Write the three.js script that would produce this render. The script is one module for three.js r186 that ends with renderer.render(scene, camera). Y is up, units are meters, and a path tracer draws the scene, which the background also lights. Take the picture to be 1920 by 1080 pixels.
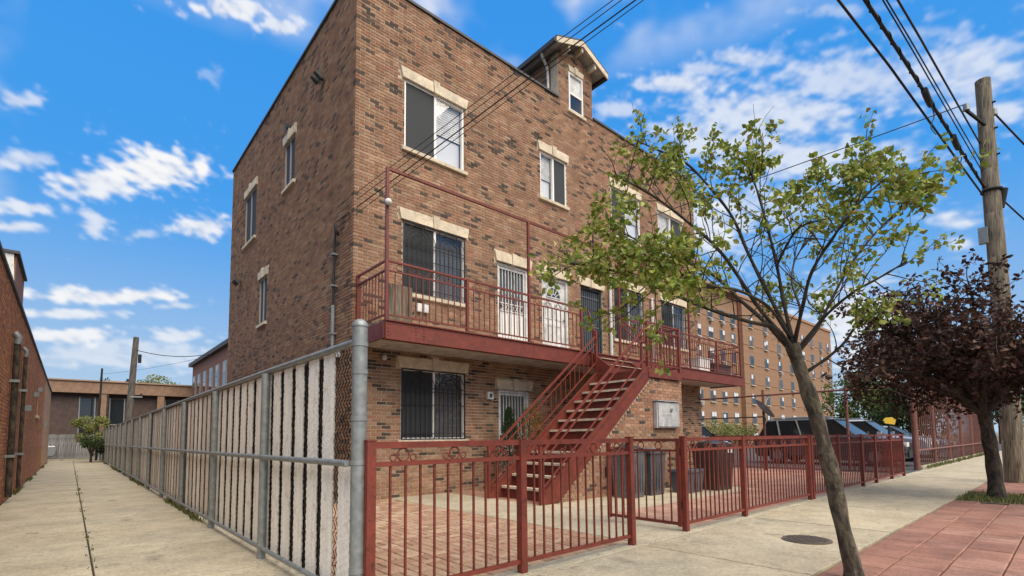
import * as THREE from 'three';
import { mergeGeometries } from 'three/addons/utils/BufferGeometryUtils.js';

// ---------------------------------------------------------------- camera, sky, sun, exposure
const V = (x, y, z) => new THREE.Vector3(x, y, z);
const scene = new THREE.Scene();
const LENS = { f: 937.3651, cx: 962, cy: 750, yaw: 0.7246, pitch: 0.0745, roll: -0.0103 };
const EYE = V(-3.6204, 1.07, 8.3212);
const camR0 = V(Math.cos(LENS.yaw), 0, Math.sin(LENS.yaw)), camF0 = V(Math.sin(LENS.yaw), 0, -Math.cos(LENS.yaw));
const camF = camF0.clone().multiplyScalar(Math.cos(LENS.pitch)).add(V(0, Math.sin(LENS.pitch), 0));
const camU0 = V(0, Math.cos(LENS.pitch), 0).addScaledVector(camF0, -Math.sin(LENS.pitch));
const camR = camR0.clone().multiplyScalar(Math.cos(LENS.roll)).addScaledVector(camU0, Math.sin(LENS.roll));
const camU = camU0.clone().multiplyScalar(Math.cos(LENS.roll)).addScaledVector(camR0, -Math.sin(LENS.roll));
const camera = new THREE.PerspectiveCamera(2 * Math.atan(540 / LENS.f) * 180 / Math.PI, 1920 / 1080, 0.1, 2000);
camera.position.copy(EYE);
camera.quaternion.setFromRotationMatrix(new THREE.Matrix4().makeBasis(camR, camU, camF.clone().negate()));
camera.setViewOffset(1920, 1080, 960 - LENS.cx, 540 - LENS.cy, 1920, 1080);
camera.updateProjectionMatrix();
const dirOf = (px, py) => camF.clone().addScaledVector(camR, (px - LENS.cx) / LENS.f).addScaledVector(camU, -(py - LENS.cy) / LENS.f);
const atD = (px, py, d) => EYE.clone().addScaledVector(dirOf(px, py), d);

const renderer = new THREE.WebGLRenderer({ antialias: true });
renderer.setSize(1024, 576);
renderer.toneMapping = THREE.LinearToneMapping;
renderer.toneMappingExposure = 1.2;
renderer.shadowMap.enabled = true;
renderer.shadowMap.type = THREE.PCFSoftShadowMap;

const SUN_DIR = V(-0.03, 0.82, 0.56).normalize();
const sun = new THREE.DirectionalLight(new THREE.Color(1.0, 0.885, 0.71), 5.0);
sun.position.copy(SUN_DIR).multiplyScalar(60).add(V(5, 0, 0)); sun.target.position.set(5, 0, 0);
sun.castShadow = true; sun.shadow.radius = 125; sun.shadow.mapSize.set(4096, 4096);
Object.assign(sun.shadow.camera, { left: -45, right: 45, top: 45, bottom: -45, near: 1, far: 160 });
scene.add(sun, sun.target);

// ---------------------------------------------------------------- noise and helpers
function rng(seed) { let a = seed >>> 0; return () => { a = (a + 0x6D2B79F5) | 0; let t = Math.imul(a ^ (a >>> 15), 1 | a); t = (t + Math.imul(t ^ (t >>> 7), 61 | t)) ^ t; return ((t ^ (t >>> 14)) >>> 0) / 4294967296; }; }
const hash = (x, y, s) => { let h = Math.imul(x | 0, 374761393) ^ Math.imul(y | 0, 668265263) ^ Math.imul(s | 0, 2147483647 ^ 0x27d4eb2d); h = Math.imul(h ^ (h >>> 13), 1274126177); return ((h ^ (h >>> 16)) >>> 0) / 4294967296; };
function vnoise(x, y, s = 0, p = 0) {
  const xi = Math.floor(x), yi = Math.floor(y), fx = x - xi, fy = y - yi, u = fx * fx * (3 - 2 * fx), v = fy * fy * (3 - 2 * fy);
  const w = (n) => p ? ((n % p) + p) % p : n;
  const a = hash(w(xi), w(yi), s), b = hash(w(xi + 1), w(yi), s), c = hash(w(xi), w(yi + 1), s), d = hash(w(xi + 1), w(yi + 1), s);
  return a + (b - a) * u + (c - a) * v + (a - b - c + d) * u * v;
}
function fbm(x, y, oct = 4, s = 0, p = 0) { let t = 0, a = 0.5, n = 0; for (let i = 0; i < oct; i++) { t += a * vnoise(x, y, s + i * 17, p); n += a; x *= 2; y *= 2; p *= 2; a *= 0.5; } return t / n; }
const sstep = (a, b, x) => { const t = Math.min(1, Math.max(0, (x - a) / (b - a))); return t * t * (3 - 2 * t); };
const mix = (a, b, t) => a + (b - a) * t;

// ---------------------------------------------------------------- sky: clear blue with scattered fair-weather clouds, thicker cloud added out of view
{
  const W = 2560, H = 1280, data = new Float32Array(W * H * 4);
  // clouds as [azimuth, elevation, half width, half height (degrees), density, tilt]
  const C = [[5.4,24.4,4.1,1.5,1.00,0.25],[1.0,22.0,2.9,1.1,0.90,0.27],[9.3,20.4,2.2,1.0,0.90,0.19],[0.6,18.7,0.9,1.0,0.70,0.25],[-4.0,22.3,1.6,0.7,0.70,0.34],[-4.5,26.4,1.3,0.7,0.60,0.39],[-3.8,18.8,1.6,0.5,0.80,0.29],[-4.1,17.2,1.3,0.4,0.80,0.27],[4.2,18.6,1.2,0.4,0.50,0.21],[2.0,12.8,6.0,0.6,0.95,0.15],[7.1,12.8,1.7,0.4,0.60,0.13],[-0.8,10.9,3.0,0.4,0.80,0.15],[-0.4,9.0,2.9,0.7,0.90,0.12],[7.4,10.0,2.0,0.5,0.70,0.10],[4.1,7.9,7.2,1.3,0.50,0.08],[11.2,38.4,4.0,0.7,0.90,0.26],[15.8,38.3,2.1,0.7,0.80,0.22],[9.5,33.1,1.2,0.6,0.25,0.27],[60.9,34.9,3.4,0.9,0.80,-0.19],[67.6,35.4,3.3,0.5,0.70,-0.26],[64.4,35.4,3.2,0.5,0.60,-0.22],[69.9,30.5,6.9,1.9,0.75,-0.28],[77.4,31.0,5.8,1.6,0.65,-0.36],[85.4,28.8,3.5,1.8,0.70,-0.44],[86.5,25.3,2.5,0.7,0.70,-0.41],[65.1,29.2,5.6,1.6,0.75,-0.22],[72.6,26.0,6.5,1.6,0.75,-0.27],[78.6,24.3,2.3,1.1,0.60,-0.30],[83.9,17.9,1.4,0.5,0.80,-0.28],[84.0,15.9,0.8,0.5,0.70,-0.26],[76.2,11.2,3.6,2.9,0.80,-0.15],[64.2,21.8,2.9,2.3,0.90,-0.16],[54.3,33.7,2.1,0.7,0.60,-0.12],[70.0,22.8,3.8,1.9,0.60,-0.22],[76.0,36.5,2.6,0.4,0.40,-0.35],[82.4,32.7,2.1,0.4,0.40,-0.42],[73.3,37.4,1.2,0.3,0.40,-0.31],[77.6,6.6,2.3,2.9,0.70,-0.10]];
  const zen = [0.028, 0.232, 0.67], mid = [0.056, 0.296, 0.71], hor = [0.42, 0.545, 0.66], cl = [0.79, 0.79, 0.80], shade = [0.52, 0.55, 0.63];
  for (let j = 0; j < H; j++) {
    const el = (j + 0.5) / H * 180 - 90;
    for (let i = 0; i < W; i++) {
      const k = (j * W + i) * 4;
      if (el < -1) { data[k] = 0.30; data[k + 1] = 0.30; data[k + 2] = 0.29; data[k + 3] = 1; continue; }
      const az = ((i + 0.5) / W * 360 - 180);              // three.js: u = atan(z, x)
      const th = az * Math.PI / 180, e = el * Math.PI / 180;
      const dx = Math.cos(e) * Math.cos(th), dz = Math.cos(e) * Math.sin(th), dy = Math.sin(e);
      const a2 = Math.atan2(dx, -dz) * 180 / Math.PI;     // azimuth from -z towards +x
      const t1 = sstep(0, 26, el), t2 = sstep(12, 60, el);
      const p1 = Math.pow(t1, 0.7);
      let d = 0;
      const wide = a2 > -12 && a2 < 96 && el < 44;
      const n2 = wide ? fbm(a2 * 0.9 + 40, el * 1.9 + a2 * 0.25, 5, 33) : 0.5;
      if (wide) for (const [ca, ce, sa, se, st, tl] of C) {
        const u = (a2 - ca) / sa, v = (el - ce - tl * (a2 - ca)) / se;
        if (Math.abs(u) > 2.3 || Math.abs(v) > 3) continue;
        const g = Math.exp(-(u * u + v * v) * 0.62), q = g * 0.95 + (n2 - 0.5) * 1.25;
        d = Math.max(d, ca > 50 && ce > 14 ? st * 0.95 * sstep(0.04, 0.98, q) : st * sstep(0.28, 0.84, q));
      }
      let edge = 1; if (wide) edge = Math.max(0, 1 - Math.min(1, Math.min((a2 + 12) / 8, (96 - a2) / 8, (44 - el) / 8)));
      if (edge > 0) { const q = 1 / (dy + 0.28), n1 = fbm(dx * q * 6 + 3, dz * q * 6 + 9, 4, 5); d = Math.max(d, sstep(0.40, 0.68, n1) * 0.95 * edge * sstep(0, 8, el)); }  // out of view the cloud is thickened to whiten the ambient light
      const low = wide ? sstep(0.35, 0.9, n2 + 0.18) : 0.7;
      const r = [0, 0, 0];
      for (let c = 0; c < 3; c++) r[c] = mix(mix(mix(hor[c], mid[c], p1), zen[c], t2), mix(shade[c], cl[c], 0.45 + 0.55 * low), d);
      data[k] = r[0]; data[k + 1] = r[1]; data[k + 2] = r[2]; data[k + 3] = 1;
    }
  }
  const tex = new THREE.DataTexture(data, W, H, THREE.RGBAFormat, THREE.FloatType);
  tex.mapping = THREE.EquirectangularReflectionMapping; tex.magFilter = THREE.LinearFilter; tex.minFilter = THREE.LinearFilter; tex.needsUpdate = true;
  scene.background = tex; scene.environment = tex;
}

// ---------------------------------------------------------------- textures and materials
function tex(n, fn, { srgb = false, rep = [1, 1] } = {}) {
  const d = new Uint8Array(n * n * 4);
  for (let j = 0; j < n; j++) for (let i = 0; i < n; i++) {
    const c = fn(i / n, j / n), k = (j * n + i) * 4, a = Array.isArray(c) ? c : [c, c, c];
    for (let m = 0; m < 3; m++) d[k + m] = Math.max(0, Math.min(255, a[m] * 255)); d[k + 3] = 255;
  }
  const t = new THREE.DataTexture(d, n, n, THREE.RGBAFormat); t.wrapS = t.wrapT = THREE.RepeatWrapping; t.magFilter = THREE.LinearFilter; t.minFilter = THREE.LinearMipmapLinearFilter; t.generateMipmaps = true;
  if (srgb) t.colorSpace = THREE.SRGBColorSpace; t.repeat.set(...rep); t.needsUpdate = true; return t;
}
const grainTex = tex(512, (u, v) => { const f = fbm(u * 96, v * 96, 3, 3, 96), c = fbm(u * 7, v * 7, 4, 8, 7); return 0.88 + 0.30 * (f - 0.5) + 0.26 * (c - 0.5); }, { srgb: true });
const grainBump = tex(512, (u, v) => fbm(u * 80, v * 80, 4, 11, 80));
const concTex = tex(1024, (u, v) => {
  const a = fbm(u * 5, v * 5, 5, 21, 5), b = fbm(u * 160, v * 160, 2, 22, 160), c = fbm(u * 22, v * 22, 3, 27, 22);
  let g = 0.91 + 0.20 * (a - 0.5) + 0.20 * (b - 0.5) + 0.14 * (c - 0.5);
  const sp = vnoise(u * 70, v * 70, 31, 70); if (sp > 0.93) g -= 0.16; const gum = vnoise(u * 38, v * 38, 35, 38); if (gum > 0.955) g -= 0.2; const cr = Math.abs(fbm(u * 6, v * 6, 4, 36, 6) - 0.5); if (cr < 0.004 && fbm(u * 3, v * 3, 2, 37, 3) > 0.52) g -= 0.18;
  const st = sstep(0.64, 0.78, fbm(u * 9, v * 9, 4, 40, 9)); g -= 0.08 * st;
  const tan = 0.03 * (fbm(u * 4, v * 4, 3, 77, 4) - 0.5);
  return [g + tan, g * 0.985, g * 0.955 - tan];
}, { srgb: true, rep: [1 / 3, 1 / 3] });
const concBump = tex(512, (u, v) => 0.5 * fbm(u * 120, v * 120, 2, 51, 120) + 0.5 * fbm(u * 12, v * 12, 4, 52, 12));
const woodTex = tex(512, (u, v) => { const g = fbm(u * 60, v * 4, 4, 61, 0), w = fbm(u * 8, v * 2, 3, 62, 0); const crack = sstep(0.70, 0.76, fbm(u * 40, v * 2.2, 3, 66)); return 0.62 + 0.5 * (g - 0.5) + 0.25 * (w - 0.5) - 0.25 * crack; }, { srgb: true });
const barkTex = tex(512, (u, v) => { const g = fbm(u * 26, v * 12, 4, 71, 0), l = sstep(0.56, 0.68, fbm(u * 11, v * 11, 4, 73)); const b = 0.55 + 0.7 * (g - 0.5); return [mix(b, 0.78, l * 0.55), mix(b * 0.97, 0.80, l * 0.55), mix(b * 0.92, 0.72, l * 0.55)]; }, { srgb: true });
const barkBump = tex(256, (u, v) => fbm(u * 22, v * 9, 4, 75));
const paintTex = tex(512, (u, v) => { const a = fbm(u * 8, v * 8, 4, 81, 8), b = fbm(u * 60, v * 60, 2, 82, 60); const ch = sstep(0.70, 0.75, fbm(u * 34, v * 34, 3, 84, 34)); return [0.86 + 0.3 * (a - 0.5) + 0.12 * (b - 0.5) - 0.20 * ch, 0.86 + 0.3 * (a - 0.5) + 0.1 * (b - 0.5) - 0.10 * ch, 0.86 + 0.3 * (a - 0.5) + 0.1 * (b - 0.5) - 0.08 * ch]; }, { srgb: true });
const galvTex = tex(256, (u, v) => { const a = fbm(u * 16, v * 16, 3, 91, 16), b = vnoise(u * 40, v * 40, 92, 40); return 0.78 + 0.16 * (a - 0.5) + 0.10 * (b - 0.5); }, { srgb: true });
const slatTex = tex(512, (u, v) => { const a = fbm(u * 30, v * 3, 4, 111, 0), b = fbm(u * 90, v * 90, 2, 113, 90), d = sstep(0.62, 0.8, fbm(u * 14, v * 14, 3, 115, 14)); return [0.95 + 0.14 * (a - 0.5) + 0.08 * (b - 0.5) - 0.07 * d, 0.945 + 0.14 * (a - 0.5) + 0.08 * (b - 0.5) - 0.085 * d, 0.94 + 0.14 * (a - 0.5) + 0.08 * (b - 0.5) - 0.10 * d]; }, { srgb: true });
const stampTex = tex(1024, (u, v) => {
  const a = fbm(u * 9, v * 9, 4, 101, 9), b = fbm(u * 120, v * 120, 2, 102, 120);
  const streak = sstep(0.60, 0.80, fbm(u * 10, v * 3.4, 4, 104, 0)), worn = sstep(0.55, 0.72, fbm(u * 16, v * 16, 3, 107, 16));
  const g = 0.80 + 0.32 * (a - 0.5) + 0.16 * (b - 0.5), w = Math.min(1, streak * 0.5 + worn * 0.25);
  return [mix(g, 0.97, w), mix(g * 0.97, 0.97, w), mix(g * 0.95, 0.95, w)];
}, { srgb: true, rep: [0.5, 0.5] });

function M(rgb, o = {}) { const { phys, ...rest } = o; const m = phys ? new THREE.MeshPhysicalMaterial({ roughness: 0.85, ...rest }) : new THREE.MeshStandardMaterial({ roughness: 0.85, ...rest }); m.color.setRGB(...rgb); return m; }
const grain = { map: grainTex, bumpMap: grainBump, bumpScale: 0.003 };
const mt = {
  mortar: M([0.64, 0.53, 0.39], { map: grainTex, bumpMap: grainBump, bumpScale: 0.004, roughness: 0.95 }),
  brickV: M([1, 1, 1], { ...grain, vertexColors: true, roughness: 0.92 }),
  stone: M([0.78, 0.66, 0.49], { map: grainTex, bumpMap: grainBump, bumpScale: 0.003, roughness: 0.9 }),
  coping: M([0.06, 0.055, 0.055], { map: paintTex, roughness: 0.6 }),
  white: M([0.82, 0.81, 0.78], { map: paintTex, roughness: 0.45 }),
  whiteFrame: M([0.78, 0.76, 0.73], { roughness: 0.4 }),
  greyFrame: M([0.30, 0.29, 0.28], { roughness: 0.5 }),
  darkFrame: M([0.03, 0.032, 0.035], { roughness: 0.45 }),
  iron: M([0.012, 0.012, 0.013], { roughness: 0.55, metalness: 0.2 }),
  red: M([0.215, 0.038, 0.021], { map: paintTex, roughness: 0.55, bumpMap: grainBump, bumpScale: 0.0006 }),
  redDull: M([0.20, 0.036, 0.02], { map: paintTex, roughness: 0.6, bumpMap: grainBump, bumpScale: 0.0008 }),
  galv: M([0.40, 0.43, 0.43], { map: galvTex, roughness: 0.5, metalness: 0.35 }),
  wire: M([0.17, 0.135, 0.105], { roughness: 0.65, metalness: 0.3 }),
  slat: M([0.90, 0.87, 0.81], { map: slatTex, roughness: 0.6, bumpMap: grainBump, bumpScale: 0.004 }),
  brownSlat: M([0.062, 0.045, 0.034], { map: paintTex, roughness: 0.7 }),
  slatOld: M([0.72, 0.67, 0.60], { map: slatTex, roughness: 0.7, bumpMap: grainBump, bumpScale: 0.004 }),
  conc: M([0.50, 0.455, 0.35], { map: concTex, bumpMap: concBump, bumpScale: 0.004, roughness: 0.93 }),
  concB: M([0.47, 0.427, 0.33], { map: concTex, bumpMap: concBump, bumpScale: 0.004, roughness: 0.93 }),
  concWarm: M([0.445, 0.395, 0.295], { map: concTex, bumpMap: concBump, bumpScale: 0.003, roughness: 0.92 }),
  concWarmB: M([0.425, 0.378, 0.285], { map: concTex, bumpMap: concBump, bumpScale: 0.003, roughness: 0.92 }),
  joint: M([0.09, 0.078, 0.055], { map: grainTex, roughness: 1 }),
  soffit: M([0.64, 0.60, 0.55], { map: paintTex, roughness: 0.75 }),
  asphalt: M([0.07, 0.07, 0.072], { map: concTex, bumpMap: concBump, bumpScale: 0.006, roughness: 0.95 }),
  earth: M([0.16, 0.125, 0.085], { map: concTex, roughness: 1 }),
  grass: M([0.11, 0.135, 0.035], { roughness: 1 }),
  bark: M([0.30, 0.26, 0.20], { map: barkTex, bumpMap: barkBump, bumpScale: 0.025, roughness: 0.95 }),
  limb: M([0.12, 0.10, 0.08], { map: barkTex, roughness: 0.95 }),
  barkDark: M([0.17, 0.135, 0.105], { map: barkTex, bumpMap: barkBump, bumpScale: 0.012, roughness: 0.95 }),
  pole: M([0.60, 0.49, 0.34], { map: woodTex, bumpMap: barkBump, bumpScale: 0.006, roughness: 0.95 }),
  poleGrey: M([0.32, 0.28, 0.24], { map: woodTex, roughness: 0.95 }),
  cable: M([0.012, 0.012, 0.014], { roughness: 0.6 }),
  glass: M([0.02, 0.024, 0.028], { roughness: 0.04, metalness: 0, phys: true, specularIntensity: 1, ior: 1.7 }),
  carGlass: M([0.012, 0.013, 0.015], { roughness: 0.12, phys: true, ior: 1.4 }),
  pane: M([1, 1, 1], { phys: true, transmission: 1, thickness: 0, roughness: 0.02, ior: 1.5 }),
  screen: M([0.03, 0.033, 0.036], { roughness: 0.8 }),
  curtain: M([0.10, 0.10, 0.105], { roughness: 0.9 }),
  blind: M([0.62, 0.64, 0.67], { roughness: 0.8 }),
  dark: M([0.015, 0.014, 0.014], { roughness: 0.9 }),
  binGrey: M([0.135, 0.14, 0.15], { roughness: 0.5, map: paintTex }),
  binBrown: M([0.075, 0.045, 0.038], { roughness: 0.45, map: paintTex }),
  binBlack: M([0.018, 0.019, 0.02], { roughness: 0.4 }),
  tan: M([0.50, 0.40, 0.28], { map: woodTex, roughness: 0.8 }),
  rubber: M([0.02, 0.02, 0.02], { roughness: 0.85 }),
  panel: M([0.58, 0.58, 0.57], { map: paintTex, roughness: 0.5 }),
};
// ---------------------------------------------------------------- geometry and naming helpers
const bases = new WeakMap(), used = new Map();
const numbered = (n) => { const k = used.get(n) || 0; used.set(n, k + 1); return k ? `${n}_${String(k).padStart(3, '0')}` : n; };
function thing(name, label, category, base = V(0, 0, 0), group, parent = scene) {
  const g = new THREE.Group(); g.name = numbered(name); g.position.copy(base); bases.set(g, base); g.userData = { label, category }; if (group) g.userData.group = group; parent.add(g); return g;
}
function part(parent, name, geo, material, extra) {
  if (Array.isArray(geo)) geo = merge(geo);
  const b = bases.get(parent); geo.translate(-b.x, -b.y, -b.z);
  const m = new THREE.Mesh(geo, material); m.name = name; m.castShadow = m.receiveShadow = true; bases.set(m, b); if (extra) Object.assign(m.userData, extra); parent.add(m); return m;
}
function sub(parent, name) { const g = new THREE.Group(); g.name = name; bases.set(g, bases.get(parent)); parent.add(g); return g; }
function place(parent, name, geo, material, x, y, z) { const b = bases.get(parent), m = new THREE.Mesh(geo, material); m.name = name; m.position.set(x - b.x, y - b.y, z - b.z); m.castShadow = m.receiveShadow = true; bases.set(m, b); parent.add(m); return m; }
function structure(name, geo, material) { if (Array.isArray(geo)) geo = merge(geo); const m = new THREE.Mesh(geo, material); m.name = numbered(name); m.userData.kind = 'structure'; m.castShadow = m.receiveShadow = true; bases.set(m, V(0, 0, 0)); scene.add(m); return m; }
function merge(list) { const l = list.map((g) => g.index ? g.toNonIndexed() : g); const keep = l.every((g) => g.attributes.color) ? ['position', 'normal', 'uv', 'color'] : ['position', 'normal', 'uv']; l.forEach((g) => { for (const k of Object.keys(g.attributes)) if (!keep.includes(k)) g.deleteAttribute(k); }); return l.length === 1 ? l[0] : mergeGeometries(l, false); }
function muv(geo, k = 1) {                        // uv in metres, by the way each face points
  const g = geo.index ? geo.toNonIndexed() : geo, p = g.attributes.position, n = g.attributes.normal, uv = new Float32Array(p.count * 2);
  for (let i = 0; i < p.count; i++) {
    const ax = Math.abs(n.getX(i)), ay = Math.abs(n.getY(i)), az = Math.abs(n.getZ(i));
    const [a, b] = ay >= ax && ay >= az ? [p.getX(i), p.getZ(i)] : ax > az ? [p.getZ(i), p.getY(i)] : [p.getX(i), p.getY(i)];
    uv[2 * i] = a * k; uv[2 * i + 1] = b * k;
  }
  g.setAttribute('uv', new THREE.BufferAttribute(uv, 2)); return g;
}
const box = (x0, x1, y0, y1, z0, z1) => muv(new THREE.BoxGeometry(Math.abs(x1 - x0), Math.abs(y1 - y0), Math.abs(z1 - z0)).translate((x0 + x1) / 2, (y0 + y1) / 2, (z0 + z1) / 2));
function chamfer(x0, x1, y0, y1, z0, z1, c = 0.006) {  // slab with chamfered upper edges
  const q = (y, i) => [[x0 + i, y, z0 + i], [x1 - i, y, z0 + i], [x1 - i, y, z1 - i], [x0 + i, y, z1 - i]];
  const a = q(y0, 0), b = q(y1 - c, 0), t = q(y1, c), v = [];
  const quad = (p, r, s, w) => v.push(...p, ...s, ...r, ...p, ...w, ...s);
  for (let i = 0; i < 4; i++) { const j = (i + 1) % 4; quad(a[j], a[i], b[i], b[j]); quad(b[j], b[i], t[i], t[j]); }
  quad(t[1], t[0], t[3], t[2]);
  const cx = (x0 + x1) / 2, cy = (y0 + y1) / 2, cz = (z0 + z1) / 2;
  for (let i = 0; i < v.length; i += 9) {             // wind every face outwards
    const A = V(v[i], v[i + 1], v[i + 2]), B = V(v[i + 3], v[i + 4], v[i + 5]), D = V(v[i + 6], v[i + 7], v[i + 8]), nn = B.clone().sub(A).cross(D.clone().sub(A));
    if (nn.dot(A.clone().add(B).add(D).divideScalar(3).sub(V(cx, cy, cz))) < 0) for (let k = 0; k < 3; k++) { const t = v[i + 3 + k]; v[i + 3 + k] = v[i + 6 + k]; v[i + 6 + k] = t; }
  }
  const g = new THREE.BufferGeometry(); g.setAttribute('position', new THREE.Float32BufferAttribute(v, 3)); g.computeVertexNormals();
  return muv(g);
}
function bar(p, q, w, h = w) {                    // square bar from p to q
  const d = q.clone().sub(p), L = d.length(), g = new THREE.BoxGeometry(w, h, L); muv(g.index ? g : g);
  const z = d.clone().divideScalar(L), upish = Math.abs(z.y) > 0.98 ? V(0, 0, 1) : V(0, 1, 0), x = upish.clone().cross(z).normalize(), y = z.clone().cross(x);
  const gg = muv(g); gg.applyMatrix4(new THREE.Matrix4().makeBasis(x, y, z).setPosition(p.clone().add(q).multiplyScalar(0.5))); return gg;
}
function tube(pts, r0, r1 = r0, n = 8, caps = true) {  // round tube through points with taper
  if (pts.length === 2 && false) return null;
  const P = [], N = [], U = [], I = []; let up = V(0.31, 0.2, 0.93).normalize(), len = 0;
  for (let i = 0; i < pts.length; i++) {
    const t = (pts[Math.min(i + 1, pts.length - 1)].clone().sub(pts[Math.max(i - 1, 0)])).normalize();
    let x = up.clone().cross(t); if (x.lengthSq() < 1e-4) x = V(1, 0, 0).cross(t); x.normalize(); const y = t.clone().cross(x); up = y.clone();
    if (i) len += pts[i].distanceTo(pts[i - 1]);
    const r = typeof r0 === 'function' ? r0(i / (pts.length - 1)) : mix(r0, r1, i / (pts.length - 1));
    for (let k = 0; k <= n; k++) { const a = k / n * Math.PI * 2, nn = x.clone().multiplyScalar(Math.cos(a)).addScaledVector(y, Math.sin(a)); const v = pts[i].clone().addScaledVector(nn, r); P.push(v.x, v.y, v.z); N.push(nn.x, nn.y, nn.z); U.push(k / n * Math.max(0.2, 6.28 * r), len); }
  }
  for (let i = 0; i + 1 < pts.length; i++) for (let k = 0; k < n; k++) { const a = i * (n + 1) + k, b = a + n + 1; I.push(a, a + 1, b, a + 1, b + 1, b); }
  if (caps) for (const [e, s] of [[0, -1], [pts.length - 1, 1]]) {
    const c = P.length / 3, v = pts[e], t = pts[e === 0 ? 0 : e].clone().sub(pts[e === 0 ? 1 : e - 1]).normalize(); P.push(v.x, v.y, v.z); N.push(t.x, t.y, t.z); U.push(0, 0);
    for (let k = 0; k < n; k++) { const a = e * (n + 1) + k; const o = P.length / 3; for (const q of [a, a + 1]) { P.push(P[q * 3], P[q * 3 + 1], P[q * 3 + 2]); N.push(t.x, t.y, t.z); U.push(0.05, 0.05); } I.push(c, s > 0 ? o : o + 1, s > 0 ? o + 1 : o); }
  }
  const g = new THREE.BufferGeometry(); g.setAttribute('position', new THREE.Float32BufferAttribute(P, 3)); g.setAttribute('normal', new THREE.Float32BufferAttribute(N, 3)); g.setAttribute('uv', new THREE.Float32BufferAttribute(U, 2)); g.setIndex(I); return g;
}
const pipe = (p, q, r, n = 8) => tube([p, q], r, r, n);
function extrude(pts, depth, holes = [], bevel = 0) { const s = new THREE.Shape(pts.map(([x, y]) => new THREE.Vector2(x, y))); for (const h of holes) s.holes.push(new THREE.Path(h.map(([x, y]) => new THREE.Vector2(x, y)))); return muv(new THREE.ExtrudeGeometry(s, { depth, bevelEnabled: bevel > 0, bevelThickness: bevel, bevelSize: bevel, bevelOffset: -bevel, bevelSegments: 2, curveSegments: 10 })); }
const rect = (x0, x1, y0, y1) => [[x0, y0], [x1, y0], [x1, y1], [x0, y1]];
const ring = (x, y, z, r, t) => muv(new THREE.TorusGeometry(r, t, 6, 18).translate(x, y, z));
const curve = (pts, n) => new THREE.CatmullRomCurve3(pts, false, 'centripetal').getPoints(n);
function sag(p, q, s, n = 24) { const o = []; for (let i = 0; i <= n; i++) { const t = i / n; o.push(p.clone().lerp(q, t).add(V(0, -4 * s * t * (1 - t), 0))); } return o; }

// ---------------------------------------------------------------- bricks
const BH = 0.0625, BL = 0.1925, GAP = 0.0125;
const warmTones = [[0.38, 0.21, 0.122], [0.355, 0.19, 0.11], [0.41, 0.24, 0.145], [0.365, 0.18, 0.105], [0.43, 0.265, 0.165], [0.33, 0.178, 0.106], [0.095, 0.062, 0.045]];
const orangeTones = [[0.50, 0.205, 0.085], [0.46, 0.18, 0.075], [0.53, 0.235, 0.105], [0.42, 0.155, 0.068], [0.48, 0.22, 0.10], [0.40, 0.15, 0.07], [0.28, 0.11, 0.065]];
function bricksOf({ u0, u1, y0, y1, holes = [], seed = 1, darkness = 0.12, tones = warmTones, edgeDepth = 0 }) {
  const r = rng(seed), out = []; let c = 0;
  for (let y = y0; y + BH * 0.6 < y1; y += BH, c++) {
    const top = Math.min(y + BH - GAP, y1 - 0.002); let start = u0 - (c % 2 ? BL / 2 : 0), first = true;
    for (let u = start; u < u1 - 0.02; u += BL) {
      let segs = [[Math.max(u, u0), Math.min(u + BL - GAP, u1)]];
      for (const [a, b, lo, hi] of holes) {
        if (top <= lo || y >= hi) continue;
        segs = segs.flatMap(([p, q]) => q <= a || p >= b ? [[p, q]] : [[p, a - 0.004], [b + 0.004, q]].filter(([m, n]) => n - m > 0.03));
      }
      const cl = vnoise(u * 0.9, y * 1.3, seed + 9), t = r(), dk = darkness * (0.25 + 1.3 * cl);
      const tone = t < dk ? 6 : Math.floor(r() * 6), batch = 0.86 + 0.28 * fbm(u * 0.55 + seed, y * 0.8, 3, seed + 31), vary = batch * (tone === 6 ? 0.6 + 1.1 * r() : 0.9 + 0.2 * r());
      for (const [p, q] of segs) if (q - p > 0.025) { out.push({ u0: p, u1: q, y0: y, y1: top, tone, vary, proud: (r() - 0.5) * 0.003, depth: edgeDepth && p === u0 ? edgeDepth : 0.022, full: q - p > BL - GAP - 0.001 && top - y > BH - GAP - 0.001 }); }
    }
  }
  return out;
}
function brickGeo(list, M4, tones = warmTones) {
  const P = [], N = [], U = [], C = [];
  for (const b of list) {
    const { u0, u1, y0, y1 } = b, f = b.proud, k = b.proud - b.depth, c = tones[b.tone].map((v) => v * b.vary);
    const q = (A, B, D, E, n) => { for (const v of [A, B, D, A, D, E]) { P.push(...v); N.push(...n); U.push(v[0] + v[2], v[1]); C.push(...c); } };
    q([u0, y0, f], [u1, y0, f], [u1, y1, f], [u0, y1, f], [0, 0, 1]);
    q([u0, y1, f], [u1, y1, f], [u1, y1, k], [u0, y1, k], [0, 1, 0]); q([u0, y0, k], [u1, y0, k], [u1, y0, f], [u0, y0, f], [0, -1, 0]);
    q([u0, y0, k], [u0, y0, f], [u0, y1, f], [u0, y1, k], [-1, 0, 0]); q([u1, y0, f], [u1, y0, k], [u1, y1, k], [u1, y1, f], [1, 0, 0]);
  }
  const g = new THREE.BufferGeometry(); g.setAttribute('position', new THREE.Float32BufferAttribute(P, 3)); g.setAttribute('normal', new THREE.Float32BufferAttribute(N, 3)); g.setAttribute('uv', new THREE.Float32BufferAttribute(U, 2)); g.setAttribute('color', new THREE.Float32BufferAttribute(C, 3));
  if (M4) g.applyMatrix4(M4); return g;
}
const toneMats = new Map();
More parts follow.
